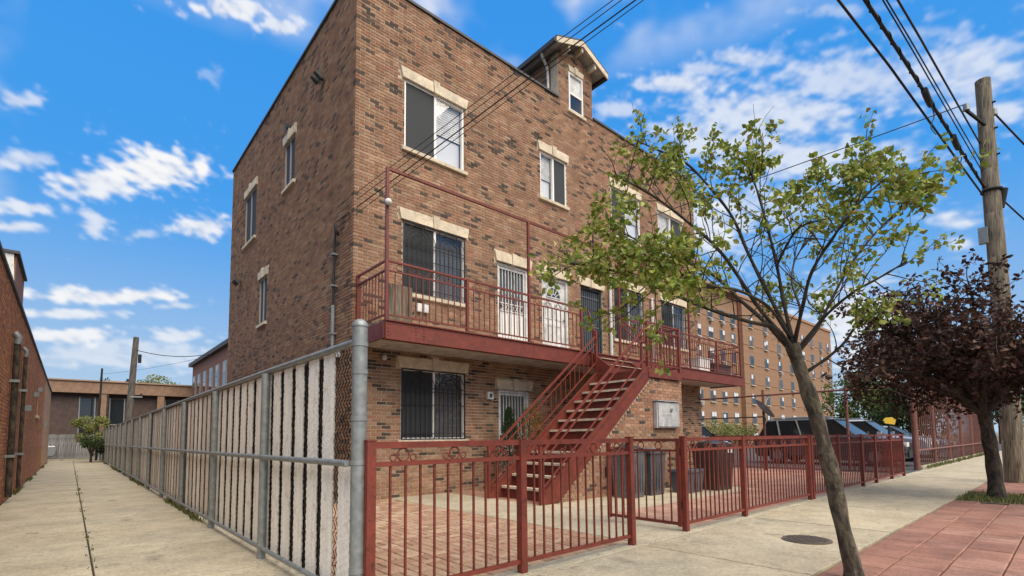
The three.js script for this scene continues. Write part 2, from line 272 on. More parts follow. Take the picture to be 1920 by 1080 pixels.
const toneMat = (tones, i) => { const k = (tones === warmTones ? 'w' : 'o') + i; if (!toneMats.has(k)) toneMats.set(k, M(tones[i], { ...grain, roughness: 0.92 })); return toneMats.get(k); };
const brickUnit = new Map();
function singleBrick(parent, b, tones, toWorld) {   // one brick as a mesh of its own, geometry shared
  const key = toWorld.key + (b.depth > 0.05 ? 'd' : ''); const L = BL - GAP, H = BH - GAP;
  if (!brickUnit.has(key)) brickUnit.set(key, brickGeo([{ u0: -L / 2, u1: L / 2, y0: -H / 2, y1: H / 2, proud: 0, depth: b.depth, tone: 0, vary: 1 }], toWorld.turn));
  const g = brickUnit.get(key); const p = V((b.u0 + b.u1) / 2, (b.y0 + b.y1) / 2, b.proud).applyMatrix4(toWorld.full);
  place(parent, 'brick', g, toneMat(tones, b.tone), p.x, p.y, p.z);
}
function frame3(angle, pos) { const full = new THREE.Matrix4().makeRotationY(angle).setPosition(pos), turn = new THREE.Matrix4().makeRotationY(angle); return { full, turn, key: angle.toFixed(2) }; }
const apparent = (p) => { const d = p.clone().sub(EYE), z = d.dot(camF); const x = d.dot(camR) / z, y = d.dot(camU) / z; return z > 0.2 && x > -1.05 && x < 1.05 && y < 0.83 && y > -0.37 ? 1 / z : 0; };
function wallBricks(parent, bricks, tf, tones, singles) {
  let rest = bricks;
  if (singles) {
    const rank = bricks.filter((b) => b.full).map((b) => [apparent(V((b.u0 + b.u1) / 2, b.y0, 0).applyMatrix4(tf.full)), b]).filter(([s]) => s > 0).sort((a, b) => b[0] - a[0]).slice(0, singles).map(([, b]) => b);
    const set = new Set(rank); rest = bricks.filter((b) => !set.has(b));
    for (const b of rank) singleBrick(parent, b, tones, tf);
  }
  if (rest.length) part(parent, 'brickwork', brickGeo(rest, tf.full, tones), mt.brickV, { kind: 'stuff' });
}

// ---------------------------------------------------------------- the setting: ground, alley, yard, pavement, road
structure('ground', box(-250, 300, -0.40, -0.30, -250, 200), mt.earth);
{ // concrete alley between the two brick buildings: slabs with open joints on a bed
  const alley = structure('alley_pavement', box(-4.46, -2.12, -0.25, -0.03, -30, 9.2), mt.joint);
  const r = rng(5); let z = 8.35; const cuts = [9.2, 5.35, 3.6, 2.1, -1.1, -2.9, -4.6, -6.4, -8.2, -10.4, -12.6, -15, -18, -21, -25, -30];
  for (let i = 0; i + 1 < cuts.length; i++) for (const [a, b] of [[-4.46, -3.438], [-3.423, -2.12]]) part(alley, 'concrete_slab', chamfer(a, b, -0.029, 0.004 * (r() - 0.5), cuts[i + 1] + 0.011, cuts[i] - 0.011, 0.003), r() < 0.5 ? mt.conc : mt.concB);
}
{ // concrete sidewalk
  const walk = structure('sidewalk', box(-2.1, 60, -0.25, -0.03, 5.22, 6.905), mt.joint);
  const xs = [-2.1, -0.85, 0.66, 3.1, 5.0, 7.2, 9.4, 12.0, 14.5, 17, 20, 24, 28, 34, 42, 60];
  const r = rng(15);
  for (let i = 0; i + 1 < xs.length; i++) { part(walk, 'concrete_slab', chamfer(xs[i] + 0.011, xs[i + 1] - 0.011, -0.029, 0.003 * (r() - 0.5), 5.445, 6.895, 0.003), r() < 0.5 ? mt.concWarm : mt.concWarmB); }
  part(walk, 'concrete_slab', chamfer(-2.1, 60, -0.029, 0.002, 5.22, 5.425, 0.003), mt.concB);
  const cover = thing('utility_cover', 'round rusty utility cover set in the concrete sidewalk beside the tree trunk', 'manhole cover', V(2.02, 0, 6.42));
  part(cover, 'rim', muv(new THREE.CylinderGeometry(0.225, 0.225, 0.02, 40).translate(2.02, 0.0, 6.42)), M([0.17, 0.13, 0.10], { map: galvTex, roughness: 0.8 }));
  const lid = []; lid.push(new THREE.CylinderGeometry(0.205, 0.205, 0.012, 40).translate(2.02, 0.008, 6.42));
  for (let i = -5; i <= 5; i++) for (let j = -5; j <= 5; j++) if (i * i + j * j < 27) lid.push(new THREE.BoxGeometry(0.022, 0.006, 0.012).rotateY((i + j) % 2 ? 0 : 1.57).translate(2.02 + i * 0.034, 0.016, 6.42 + j * 0.034));
  part(cover, 'lid', muv(merge(lid)), M([0.13, 0.10, 0.08], { map: galvTex, roughness: 0.75 }));
}
{ // strip of red stamped pavers along the kerb, with a tree pit
  const strip = structure('paver_strip', [box(-6, 7.02, -0.25, -0.03, 6.92, 8.75), box(8.5, 60, -0.25, -0.03, 6.92, 8.75), box(7.02, 8.5, -0.25, -0.10, 6.92, 8.75)], M([0.13, 0.085, 0.07], { map: grainTex }));
  const tones = [[0.40, 0.205, 0.15], [0.35, 0.175, 0.13], [0.45, 0.25, 0.19], [0.375, 0.195, 0.15]].map((c) => M(c, { map: stampTex, bumpMap: concBump, bumpScale: 0.006, roughness: 0.9 }));
  const r = rng(25); let row = 0;
  for (let z = 6.925; z < 8.7; z += 0.315, row++) for (let x = -1.6 - (row % 2) * 0.24; x < 30; x += 0.475) {
    if (x > 6.6 && x < 8.5 && z < 8.2) continue; if (Math.hypot(x + 0.23 - 0.77, z + 0.15 - 7.14) < 0.15) continue;
    part(strip, 'paver', chamfer(x + 0.004, x + 0.471, -0.028, 0.002 + 0.006 * (r() - 0.5), z + 0.004, z + 0.311, 0.007), tones[Math.floor(r() * 4)]);
  }
  structure('tree_pit', [box(7.03, 8.49, -0.09, -0.012, 6.93, 8.4), box(0.30, 1.25, -0.029, -0.012, 6.93, 7.55)], mt.earth);
  const N = 1500, g = new THREE.BufferGeometry(), P = [], C = []; const q = rng(26);
  for (let i = 0; i < N; i++) { const x = 7.05 + q() * 1.42, z = 6.94 + q() * 0.9, h = 0.03 + 0.06 * q(), a = q() * 6.3, w = 0.006, lx = (q() - 0.5) * 0.05, lz = (q() - 0.5) * 0.05; P.push(x - w * Math.cos(a), -0.012, z - w * Math.sin(a), x + w * Math.cos(a), -0.012, z + w * Math.sin(a), x + lx, h, z + lz); const k = 0.6 + 0.8 * q(); for (let m = 0; m < 3; m++) C.push(0.13 * k, 0.14 * k, 0.04 * k); }
  g.setAttribute('position', new THREE.Float32BufferAttribute(P, 3)); g.setAttribute('color', new THREE.Float32BufferAttribute(C, 3)); g.computeVertexNormals();
  const gm = new THREE.Mesh(g, M([1, 1, 1], { vertexColors: true, roughness: 1, side: THREE.DoubleSide })); gm.name = 'grass_tuft'; gm.userData = { kind: 'stuff', label: 'short weedy grass in the tree pit around the purple tree', category: 'grass' }; gm.castShadow = gm.receiveShadow = true; scene.add(gm);
}
structure('kerb', box(-30, 60, -0.28, 0.0, 8.76, 8.92), mt.concB);
structure('street', box(-60, 120, -0.29, -0.13, 8.93, 20), mt.asphalt);
structure('parking_lot', box(12.9, 60, -0.25, -0.02, -26, 5.20), mt.asphalt);
structure('back_street', box(-60, 60, -0.25, -0.05, -52, -30.05), mt.asphalt);
structure('back_kerb', box(-12, 8, -0.2, 0.10, -30.04, -29.7), mt.concB);
{ // front yard: brick pavers, a concrete walk to the steps and pink paving to the right
  const yard = structure('courtyard_paving', box(-2.1, 12.85, -0.25, -0.028, 0.0, 5.21), M([0.10, 0.08, 0.06], { map: grainTex }));
  const r = rng(35), tones = [[0.50, 0.34, 0.225], [0.45, 0.29, 0.19], [0.54, 0.39, 0.265], [0.40, 0.235, 0.155], [0.47, 0.295, 0.20]].map((c) => M(c, { map: stampTex, bumpMap: grainBump, bumpScale: 0.004, roughness: 0.9 }));
  const unit = [0, 1].map((t) => t ? chamfer(-0.0425, 0.0425, -0.027, 0, -0.0925, 0.0925, 0.006) : chamfer(-0.0925, 0.0925, -0.027, 0, -0.0425, 0.0425, 0.006));
  const cells = [];                               // basket weave pairs
  for (let i = 0; i < 14; i++) for (let j = 0; j < 26; j++) { const x = -2.09 + i * 0.2, z = 0.012 + j * 0.2; if (z + 0.2 > 5.22) continue; const t = (i + j) % 2; for (const k of [-0.05, 0.05]) cells.push(t ? [1, x + 0.1 + k, z + 0.1] : [0, x + 0.1, z + 0.1 + k]); }
  const rank = cells.map((c) => [apparent(V(c[1], 0, c[2])), c]).sort((a, b) => b[0] - a[0]), extra = [];
  rank.forEach(([, [t, x, z]], i) => { const y = 0.004 * (r() - 0.5) - 0.001, m = tones[Math.floor(r() * 5)]; if (i < 300) place(yard, 'paver', unit[t], m, x, y, z); else extra.push([unit[t].clone().translate(x, y, z), m]); });
  for (const m of tones) { const l = extra.filter((e) => e[1] === m).map((e) => e[0]); if (l.length) part(yard, 'paver_field', merge(l), m, { kind: 'stuff' }); }
  for (const [a, b] of [[0.01, 1.3], [1.31, 2.75], [2.76, 4.0], [4.01, 5.21]]) part(yard, 'concrete_slab', chamfer(0.72, 1.98, -0.027, 0.002, a, b, 0.006), mt.concWarmB);
  const pinks = [[0.50, 0.285, 0.205], [0.46, 0.255, 0.185], [0.52, 0.32, 0.235]].map((c) => M(c, { map: stampTex, roughness: 0.9 }));
  for (let x = 1.99; x < 12.8; x += 0.6) for (let z = 0.01; z < 5.1; z += 0.65) {
    const conc = z > 2.6 && z < 3.3 && x < 6.6;
    part(yard, 'paver', chamfer(x + 0.004, Math.min(12.84, x + 0.596), -0.027, 0.003 * (r() - 0.5), z + 0.004, z + 0.646, 0.006), conc ? mt.concWarm : pinks[Math.floor(r() * 3)]);
  }
}

// ---------------------------------------------------------------- the three-storey brick house
const HT = 9.74, WID = 12.12, DEP = 9.34;
const house = thing('brick_house', 'three-storey brown brick house with cream lintels and a small gabled dormer', 'house', V(0, 0, 0));
const FRONT = frame3(0, V(0, 0, 0)), SIDE = frame3(-Math.PI / 2, V(0, 0, 0));
const frontOpen = [ // [x0, x1, y0, y1, kind]
  [1.0, 2.42, 6.70, 8.05, 'slider'], [4.71, 5.64, 6.90, 8.03, 'sliderB'], [7.5, 8.88, 6.70, 8.06, 'slider'], [9.87, 11.3, 6.70, 8.06, 'sliderB'],
  [0.98, 2.43, 3.84, 5.20, 'grille'], [3.33, 4.27, 2.965, 4.93, 'barDoor'], [4.71, 5.66, 2.965, 4.93, 'fanDoor'], [6.12, 7.0, 2.965, 4.94, 'darkDoor'], [7.52, 8.9, 3.75, 5.2, 'grille'], [9.88, 11.3, 3.85, 5.2, 'grille'],
  [0.96, 2.42, 1.04, 2.34, 'grille'], [3.33, 4.25, 0.02, 2.07, 'barDoor'], [6.75, 7.65, 0.02, 2.07, 'darkDoor'], [8.6, 10.0, 1.04, 2.34, 'grille'],
  [5.8, 6.36, 9.6, 10.62, 'sash'],
];
const sideOpen = [[-7.62, -6.48, 6.72, 8.13, 'darkSheet'], [-4.0, -3.28, 7.02, 8.1, 'darkSheet'], [-5.9, -5.24, 4.08, 5.25, 'darkSheet']];
const lintelOf = ([x0, x1, y0, y1, k]) => k === 'sash' ? [x0 - 0.04, x1 + 0.04, y1 + 0.05, y1 + 0.2] : [x0 - 0.1, x1 + 0.1, y1 + 0.05, y1 + 0.26];
const trapezoid = ([a, b, c, d]) => [[a + 0.05, c], [b - 0.05, c], [b, d], [a, d]];
const sillOf = ([x0, x1, y0]) => [x0 - 0.07, x1 + 0.07, y0 - 0.075, y0];
const isDoor = (k) => /Door/.test(k);
function holesOf(list) { return list.flatMap((o) => { const l = lintelOf(o), h = [[o[0], o[1], o[2], o[3] + 0.05], l]; h.push([l[0] + (l[1] - l[0]) / 2 - 0.075, l[0] + (l[1] - l[0]) / 2 + 0.075, l[2], l[3] + 0.04]); if (!isDoor(o[4])) h.push(sillOf(o)); return h; }); }
{ // front wall with its gable, side wall, back walls, roof
  const outline = [[0.012, -0.2], [WID, -0.2], [WID, HT], [6.77, HT], [6.77, 10.98], [6.09, 11.27], [5.41, 10.98], [5.41, HT], [0.012, HT]];
  const fw = part(house, 'front_wall', extrude(outline, 0.26, frontOpen.map((o) => rect(o[0], o[1], o[2], o[3] + 0.05))).translate(0, 0, -0.268), mt.mortar);
  const fh = holesOf(frontOpen);
  const low = bricksOf({ u0: 0, u1: WID, y0: 0, y1: HT - 0.005, holes: fh, seed: 101, darkness: 0.15, edgeDepth: 0.10 });
  const y9 = Math.floor(HT / BH) * BH + 0.0;
  let gable = bricksOf({ u0: 5.42, u1: 6.76, y0: HT + 0.004, y1: 11.2, holes: fh, seed: 103, darkness: 0.12 });
  gable = gable.filter((b) => b.y1 < 10.98 + 0.29 * (1 - Math.max(Math.abs(b.u0 - 6.09), Math.abs(b.u1 - 6.09)) / 0.68));
  for (const b of gable) b.full = false;
  wallBricks(fw, [...low, ...gable], FRONT, warmTones, 300);
  const sw = part(house, 'side_wall', extrude(rect(-DEP, -0.268, -0.2, HT), 0.26, sideOpen.map((o) => rect(o[0], o[1], o[2], o[3] + 0.05))).translate(0, 0, -0.268).applyMatrix4(SIDE.full), mt.mortar);
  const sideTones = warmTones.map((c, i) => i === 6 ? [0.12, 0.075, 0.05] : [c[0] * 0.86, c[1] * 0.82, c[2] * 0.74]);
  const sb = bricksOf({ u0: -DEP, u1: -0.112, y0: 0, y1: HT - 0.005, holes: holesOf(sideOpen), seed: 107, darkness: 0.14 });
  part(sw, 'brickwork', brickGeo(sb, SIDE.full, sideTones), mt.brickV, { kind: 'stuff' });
  const plain = M([0.30, 0.17, 0.11], { map: grainTex });
  part(house, 'back_wall', box(0.01, WID, -0.2, HT - 0.3, -DEP, -DEP + 0.26), plain);
  part(house, 'right_wall', box(WID - 0.26, WID, -0.2, HT - 0.01, -DEP + 0.262, -0.27), plain);
  part(house, 'roof', box(0.27, WID - 0.27, HT - 0.45, HT - 0.30, -DEP + 0.263, -0.27), mt.asphalt);
  part(house, 'floor_slab', [2.72, 5.6].map((y) => box(0.28, WID - 0.28, y, y + 0.2, -DEP + 0.265, -0.275)), mt.concB);
  const dorm = part(house, 'dormer', [box(5.42, 5.66, HT - 0.29, 10.97, -3.4, -0.27), box(6.52, 6.76, HT - 0.29, 10.97, -3.4, -0.27)], plain);
  const db = bricksOf({ u0: -3.4, u1: -0.03, y0: HT + 0.03, y1: 10.97, seed: 111 }).map((b) => ({ ...b }));
  part(dorm, 'brickwork', brickGeo(db, new THREE.Matrix4().makeRotationY(-Math.PI / 2).setPosition(5.418, 0, 0), warmTones), mt.brickV, { kind: 'stuff' });
  // copings of the parapets
  const cop = part(house, 'coping', box(-0.035, 5.40, HT + 0.001, HT + 0.055, -0.24, 0.035), mt.coping);
  part(house, 'coping', box(6.78, WID + 0.03, HT + 0.001, HT + 0.055, -0.24, 0.035), mt.coping);
  part(house, 'coping', box(-0.035, 0.24, HT + 0.001, HT + 0.055, -DEP - 0.03, -0.242), mt.coping);
  part(house, 'coping', box(WID - 0.24, WID + 0.03, HT + 0.001, HT + 0.055, -DEP - 0.03, -0.242), mt.coping);
  // gable roof of the dormer: two pitched boards, fascia and soffit
  const zF = 0.30, zB = -3.7, ap = [6.09, 11.50], slope = 0.40, hw = 1.02, th = 0.045;
  const rf = part(house, 'dormer_roof', [-1, 1].map((s) => extrude([[ap[0], ap[1]], [ap[0] + s * hw, ap[1] - hw * slope], [ap[0] + s * hw, ap[1] - hw * slope - th], [ap[0], ap[1] - th]], zF - zB).translate(0, 0, zB)), mt.coping);
  for (const s of [-1, 1]) {
    part(rf, 'soffit', extrude([[ap[0], ap[1] - th - 0.005], [ap[0] + s * (hw - 0.01), ap[1] - hw * slope - th - 0.005], [ap[0] + s * (hw - 0.01), ap[1] - hw * slope - th - 0.03], [ap[0], ap[1] - th - 0.03]], zF - zB - 0.06).translate(0, 0, zB), mt.soffit);
    part(rf, 'fascia', extrude([[ap[0], ap[1] - th], [ap[0] + s * hw, ap[1] - hw * slope - th], [ap[0] + s * hw, ap[1] - hw * slope - 0.19], [ap[0], ap[1] - 0.19]], 0.03).translate(0, 0, zF - 0.03), mt.stone);
    part(rf, 'gutter', box(ap[0] + s * (hw + 0.005) - 0.045, ap[0] + s * (hw + 0.005) + 0.045, ap[1] - hw * slope - 0.16, ap[1] - hw * slope - 0.05, zB, zF - 0.035), mt.darkFrame);
  }
  for (const [x, d] of [[-0.52, 0.0], [0.0, 0.0], [0.52, 0.0]]) part(rf, 'bracket', box(6.09 + x - 0.03, 6.09 + x + 0.03, 11.24 - Math.abs(x) * slope - 0.06, 11.24 - Math.abs(x) * slope + 0.12, 0.002, 0.262), mt.stone);
  part(house, 'downpipe', tube(curve([V(5.06, 10.96, -0.25), V(5.12, 10.86, -0.27), V(5.33, 10.72, -0.32), V(5.36, 10.5, -0.32), V(5.36, 9.5, -0.32)], 24), 0.035, 0.035, 8), mt.white);
  for (const [x, y0, y1] of [[7.28, 3.0, 5.75], [9.3, 3.0, 5.2]]) part(house, 'downpipe', pipe(V(x, y0, 0.06), V(x, y1, 0.06), 0.042, 10), mt.white);
}
function lintel(w, o, T, mm = mt.stone) {
  const l = lintelOf(o), cx = (l[0] + l[1]) / 2;
  part(w, 'lintel', extrude([[l[0] + 0.05, l[2]], [cx - 0.06, l[2]], [cx - 0.075, l[3]], [l[0], l[3]]], 0.10, [], 0.006).translate(0, 0, -0.065).applyMatrix4(T), mm);
  part(w, 'lintel', extrude([[cx + 0.06, l[2]], [l[1] - 0.05, l[2]], [l[1], l[3]], [cx + 0.075, l[3]]], 0.10, [], 0.006).translate(0, 0, -0.065).applyMatrix4(T), mm);
  part(w, 'keystone', extrude([[cx - 0.055, l[2] - 0.012], [cx + 0.055, l[2] - 0.012], [cx + 0.073, l[3] + 0.035], [cx - 0.073, l[3] + 0.035]], 0.12, [], 0.006).translate(0, 0, -0.065).applyMatrix4(T), mm);
}
function grille(w, x0, x1, y0, y1, z, T) {        // wrought iron window guard with arched tops
  const bars = [], n = Math.round((x1 - x0) / 0.105), fr = 0.012;
  bars.push(box(x0, x1, y1 - 0.02, y1, z, z + 0.02), box(x0, x1, y0, y0 + 0.02, z, z + 0.02), box(x0, x0 + 0.02, y0, y1, z, z + 0.02), box(x1 - 0.02, x1, y0, y1, z, z + 0.02));
  const yA = y1 - (y1 - y0) * 0.26, yB = y0 + (y1 - y0) * 0.5;
  for (let i = 1; i < n; i++) { const x = mix(x0, x1, i / n); bars.push(box(x - fr / 2, x + fr / 2, y0 + 0.02, i % 4 === 0 ? y1 - 0.02 : yA + 0.04, z + 0.003, z + 0.003 + fr)); }
  for (const y of [yA, yA - 0.07, yB, y0 + 0.12]) bars.push(box(x0, x1, y - 0.006, y + 0.006, z + 0.001, z + 0.013));
  const half = (x1 - x0) / 2, yt = y1 - 0.02;
  for (const c of [x0 + half / 2, x1 - half / 2]) for (const k of [1, 0.72, 0.42]) {
    const a = []; for (let i = 0; i <= 14; i++) { const t = Math.PI * i / 14; a.push(V(c - Math.cos(t) * half / 2 * k, yA + Math.sin(t) * (yt - yA) * (0.35 + 0.62 * k), z + 0.01)); } bars.push(tube(a, 0.006, 0.006, 5, false));
  }
  for (const c of [x0 + half / 2, x1 - half / 2]) for (const s of [-1, 1]) bars.push(tube(curve([V(c, yA, z + 0.01), V(c + s * 0.05, yA + 0.09, z + 0.01), V(c + s * 0.14, yA + 0.13, z + 0.01), V(c + s * 0.2, yA + 0.06, z + 0.01)], 10), 0.005, 0.005, 5, false));
  part(w, 'security_grille', merge(bars).applyMatrix4(T), mt.iron);
}
function windowUnit(parent, o, TF, zin = 0) {
  const T = TF.full, [x0, x1, y0, y1, kind] = o, w = sub(parent, isDoor(kind) ? 'door' : 'window'), h = 0.05, cx = (x0 + x1) / 2;
  const yt = y1 + 0.05, zf = isDoor(kind) ? -0.10 : -0.055;
  lintel(w, o, T);
  if (!isDoor(kind)) part(w, 'sill', extrude(rect(sillOf(o)[0], sillOf(o)[1], sillOf(o)[2], sillOf(o)[3]), 0.15, [], 0.006).translate(0, 0, -0.10).applyMatrix4(T), mt.stone);
  if (kind === 'slider' || kind === 'sliderB' || kind === 'grille' || kind === 'darkSheet') {
    const fm = kind === 'darkSheet' ? mt.greyFrame : mt.whiteFrame, flip = kind === 'sliderB';
    part(w, 'frame', merge([extrude(rect(x0, x1, y0, yt), 0.07, [rect(x0 + 0.035, x1 - 0.035, y0 + 0.04, yt - 0.04)]).translate(0, 0, zf - 0.03), box(cx - 0.025, cx + 0.025, y0 + 0.04, yt - 0.04, zf - 0.025, zf + 0.042)]).applyMatrix4(T), fm);
    const L = [x0 + 0.035, cx - 0.025], R = [cx + 0.025, x1 - 0.035], S = flip ? R : L, G = flip ? L : R;
    part(w, 'pane', box(G[0], G[1], y0 + 0.04, yt - 0.04, zf + 0.004, zf + 0.006).applyMatrix4(T), mt.pane);
    if (kind === 'slider' || kind === 'sliderB') part(w, 'screen', box(S[0], S[1], y0 + 0.04, yt - 0.04, zf + 0.018, zf + 0.022).applyMatrix4(T), mt.screen);
    else part(w, 'screen', box(S[0], S[1], y0 + 0.04, yt - 0.04, zf + 0.018, zf + 0.020).applyMatrix4(T), mt.screen);
    if (kind === 'darkSheet') part(w, 'screen', box(G[0], G[1], y0 + 0.04, yt - 0.04, zf + 0.018, zf + 0.020).applyMatrix4(T), mt.screen);  // side windows: dark sheets added over the glass so it mirrors no sky
    if (kind === 'grille') part(w, 'curtain', box(G[0], G[1], y0 + 0.04, yt - 0.04, zf - 0.09, zf - 0.085).applyMatrix4(T), mt.curtain);
    if (kind === 'slider' || kind === 'sliderB') {
      const fold = y0 + (yt - y0) * 0.46, sl = []; for (let y = fold; y < yt - 0.05; y += 0.05) sl.push(box(G[0], G[1], y, y + 0.042, zf - 0.06, zf - 0.055));
      part(w, 'blind', merge(sl).applyMatrix4(T), mt.white); part(w, 'shade', box(G[0], G[1], y0 + 0.04, fold - 0.01, zf - 0.09, zf - 0.085).applyMatrix4(T), mt.blind);
    }
    if (kind === 'grille') grille(w, x0 + 0.005, x1 - 0.005, y0 + 0.005, yt - 0.01, 0.004, T);
  } else if (kind === 'sash') {
    part(w, 'frame', merge([extrude(rect(x0, x1, y0, yt), 0.07, [rect(x0 + 0.045, x1 - 0.045, y0 + 0.05, yt - 0.05)]).translate(0, 0, zf), box(x0 + 0.045, x1 - 0.045, y0 + 0.47, y0 + 0.52, zf + 0.005, zf + 0.06)]).applyMatrix4(T), mt.whiteFrame);
    part(w, 'blind', box(x0 + 0.045, x1 - 0.045, y0 + 0.52, yt - 0.05, zf + 0.01, zf + 0.02).applyMatrix4(T), mt.white);
    part(w, 'pane', box(x0 + 0.045, x1 - 0.045, y0 + 0.05, y0 + 0.47, zf + 0.03, zf + 0.034).applyMatrix4(T), mt.glass);
  } else {
    const fm = kind === 'darkDoor' ? mt.darkFrame : mt.white, yb = y0;
    part(w, 'frame', extrude([[x0, yb], [x0 + 0.06, yb], [x0 + 0.06, yt - 0.06], [x1 - 0.06, yt - 0.06], [x1 - 0.06, yb], [x1, yb], [x1, yt], [x0, yt]], 0.08).translate(0, 0, zf - 0.02).applyMatrix4(T), fm);
    const a = x0 + 0.062, b = x1 - 0.062, t = yt - 0.062;
    if (kind === 'barDoor') {
      part(w, 'door_leaf', box(a, b, yb + 0.01, t, zf - 0.02, zf - 0.01).applyMatrix4(T), M([0.10, 0.105, 0.11], { roughness: 0.25 }));
      const bars = [extrude(rect(a + 0.002, b - 0.002, yb + 0.012, t - 0.002), 0.03, [rect(a + 0.05, b - 0.05, yb + 0.12, t - 0.06)]).translate(0, 0, zf)];
      for (let i = 1; i < 8; i++) { const x = mix(a + 0.05, b - 0.05, i / 8); bars.push(box(x - 0.009, x + 0.009, yb + 0.12, t - 0.06, zf + 0.005, zf + 0.022)); }
      for (const y of [yb + 0.95, yb + 1.12]) bars.push(box(a + 0.05, b - 0.05, y - 0.012, y + 0.012, zf + 0.003, zf + 0.026));
      for (let i = 0; i < 7; i++) bars.push(ring(mix(a + 0.1, b - 0.1, i / 6), yb + 1.035, zf + 0.014, 0.05, 0.007));
      part(w, 'security_gate', merge(bars).applyMatrix4(T), mt.white);
      part(w, 'kick_panel', box(a + 0.05, b - 0.05, yb + 0.12, yb + 0.93, zf - 0.008, zf + 0.001).applyMatrix4(T), mt.whiteFrame);
      part(w, 'door_handle', box(a + 0.02, a + 0.05, yb + 0.98, yb + 1.10, zf + 0.03, zf + 0.06).applyMatrix4(T), mt.iron);
    } else if (kind === 'fanDoor') {
      part(w, 'door_leaf', box(a, b, yb + 0.01, t, zf - 0.02, zf + 0.01).applyMatrix4(T), mt.white);
      const fanX = (a + b) / 2, fanY = t - 0.42, fan = [];
      part(w, 'fanlight', extrude(Array.from({ length: 17 }, (_, i) => [fanX + 0.24 * Math.cos(Math.PI * i / 16), fanY + 0.24 * Math.sin(Math.PI * i / 16)]), 0.006).translate(0, 0, zf + 0.011).applyMatrix4(T), mt.glass);
      for (let i = 1; i < 6; i++) { const q = Math.PI * i / 6; fan.push(bar(V(fanX + 0.08 * Math.cos(q), fanY + 0.08 * Math.sin(q), zf + 0.02), V(fanX + 0.24 * Math.cos(q), fanY + 0.24 * Math.sin(q), zf + 0.02), 0.014)); }
      const arc = (R) => { const p = []; for (let i = 0; i <= 16; i++) p.push(V(fanX + R * Math.cos(Math.PI * i / 16), fanY + R * Math.sin(Math.PI * i / 16), zf + 0.018)); return tube(p, 0.011, 0.011, 5); };
      fan.push(arc(0.245), arc(0.08), box(fanX - 0.25, fanX + 0.25, fanY - 0.016, fanY + 0.006, zf + 0.01, zf + 0.03));
      part(w, 'glazing_bar', merge(fan).applyMatrix4(T), mt.white);
      const pan = []; for (const [p, q] of [[a + 0.12, fanX - 0.05], [fanX + 0.05, b - 0.12]]) for (const [u, v] of [[yb + 0.2, yb + 0.85], [yb + 0.98, yb + 1.4]]) pan.push(extrude(rect(p, q, u, v), 0.012, [rect(p + 0.03, q - 0.03, u + 0.03, v - 0.03)]).translate(0, 0, zf + 0.01));
      part(w, 'door_panel', merge(pan).applyMatrix4(T), mt.white);
      part(w, 'door_handle', muv(new THREE.SphereGeometry(0.03, 10, 8).translate(b - 0.07, yb + 1.0, zf + 0.05)).applyMatrix4(T), mt.galv);
    } else {
      part(w, 'pane', box(a, b, yb + 0.01, t, zf - 0.02, zf - 0.01).applyMatrix4(T), mt.glass);
      const bars = []; for (let i = 0; i <= 9; i++) { const x = mix(a + 0.01, b - 0.01, i / 9); bars.push(box(x - 0.01, x + 0.01, yb + 0.02, t - 0.01, zf + 0.005, zf + 0.025)); }
      for (const y of [yb + 0.05, yb + 1.0, t - 0.2]) bars.push(box(a, b, y - 0.012, y + 0.012, zf + 0.003, zf + 0.027));
      part(w, 'security_gate', merge(bars).applyMatrix4(T), M([0.10, 0.115, 0.13], { roughness: 0.5 }));
    }
  }
  return w;
}
for (const o of frontOpen) windowUnit(house, o, FRONT);
for (const o of sideOpen) windowUnit(house, o, SIDE);
// small fittings fixed to the walls
function floodCamera(p, name, label) { const t = thing(name, label, 'camera', p); part(t, 'bracket', box(p.x - 0.08, p.x, p.y - 0.03, p.y + 0.03, p.z - 0.03, p.z + 0.03), mt.darkFrame); for (const s of [-0.09, 0.09]) part(t, 'lamp_head', muv(new THREE.CylinderGeometry(0.05, 0.07, 0.16, 12).rotateZ(1.0).translate(p.x - 0.14, p.y - 0.03, p.z + s)), mt.darkFrame); }
floodCamera(V(-0.004, 8.49, -1.57), 'flood_light', 'dark twin flood light high on the side brick wall near the roof');
floodCamera(V(-0.004, 5.75, -7.9), 'flood_light', 'small dark flood light on the side wall between two storeys');
{ const t = thing('wall_vent', 'small dark vent above the narrow side wall window', 'vent', V(0, 8.42, -3.6)); part(t, 'hood', box(-0.12, -0.004, 8.42, 8.5, -3.72, -3.6), mt.darkFrame); part(t, 'flap', box(-0.115, -0.10, 8.34, 8.419, -3.715, -3.605), mt.darkFrame); }
{ // service conduit and its weatherhead on the side wall
  const t = thing('service_conduit', 'grey electrical service conduit with looped black cable on the side wall', 'conduit', V(-0.06, 2.4, -0.72));
  part(t, 'pipe', pipe(V(-0.06, 2.4, -0.72), V(-0.06, 3.55, -0.72), 0.035, 10), mt.galv);
  part(t, 'cable', tube(curve([V(-0.06, 3.56, -0.72), V(-0.06, 4.7, -0.70), V(-0.06, 4.95, -0.66), V(-0.09, 5.05, -0.60), V(-0.11, 4.98, -0.52), V(-0.09, 4.86, -0.50), V(-0.05, 4.85, -0.56)], 40), 0.022, 0.022, 8), mt.cable);
  part(t, 'clamp', [3.0, 3.9, 4.5].map((y) => box(-0.11, -0.003, y, y + 0.03, -0.77, -0.67)), mt.galv);
  part(t, 'junction_box', box(-0.11, -0.003, 2.55, 2.75, -0.60, -0.48), mt.panel);
}

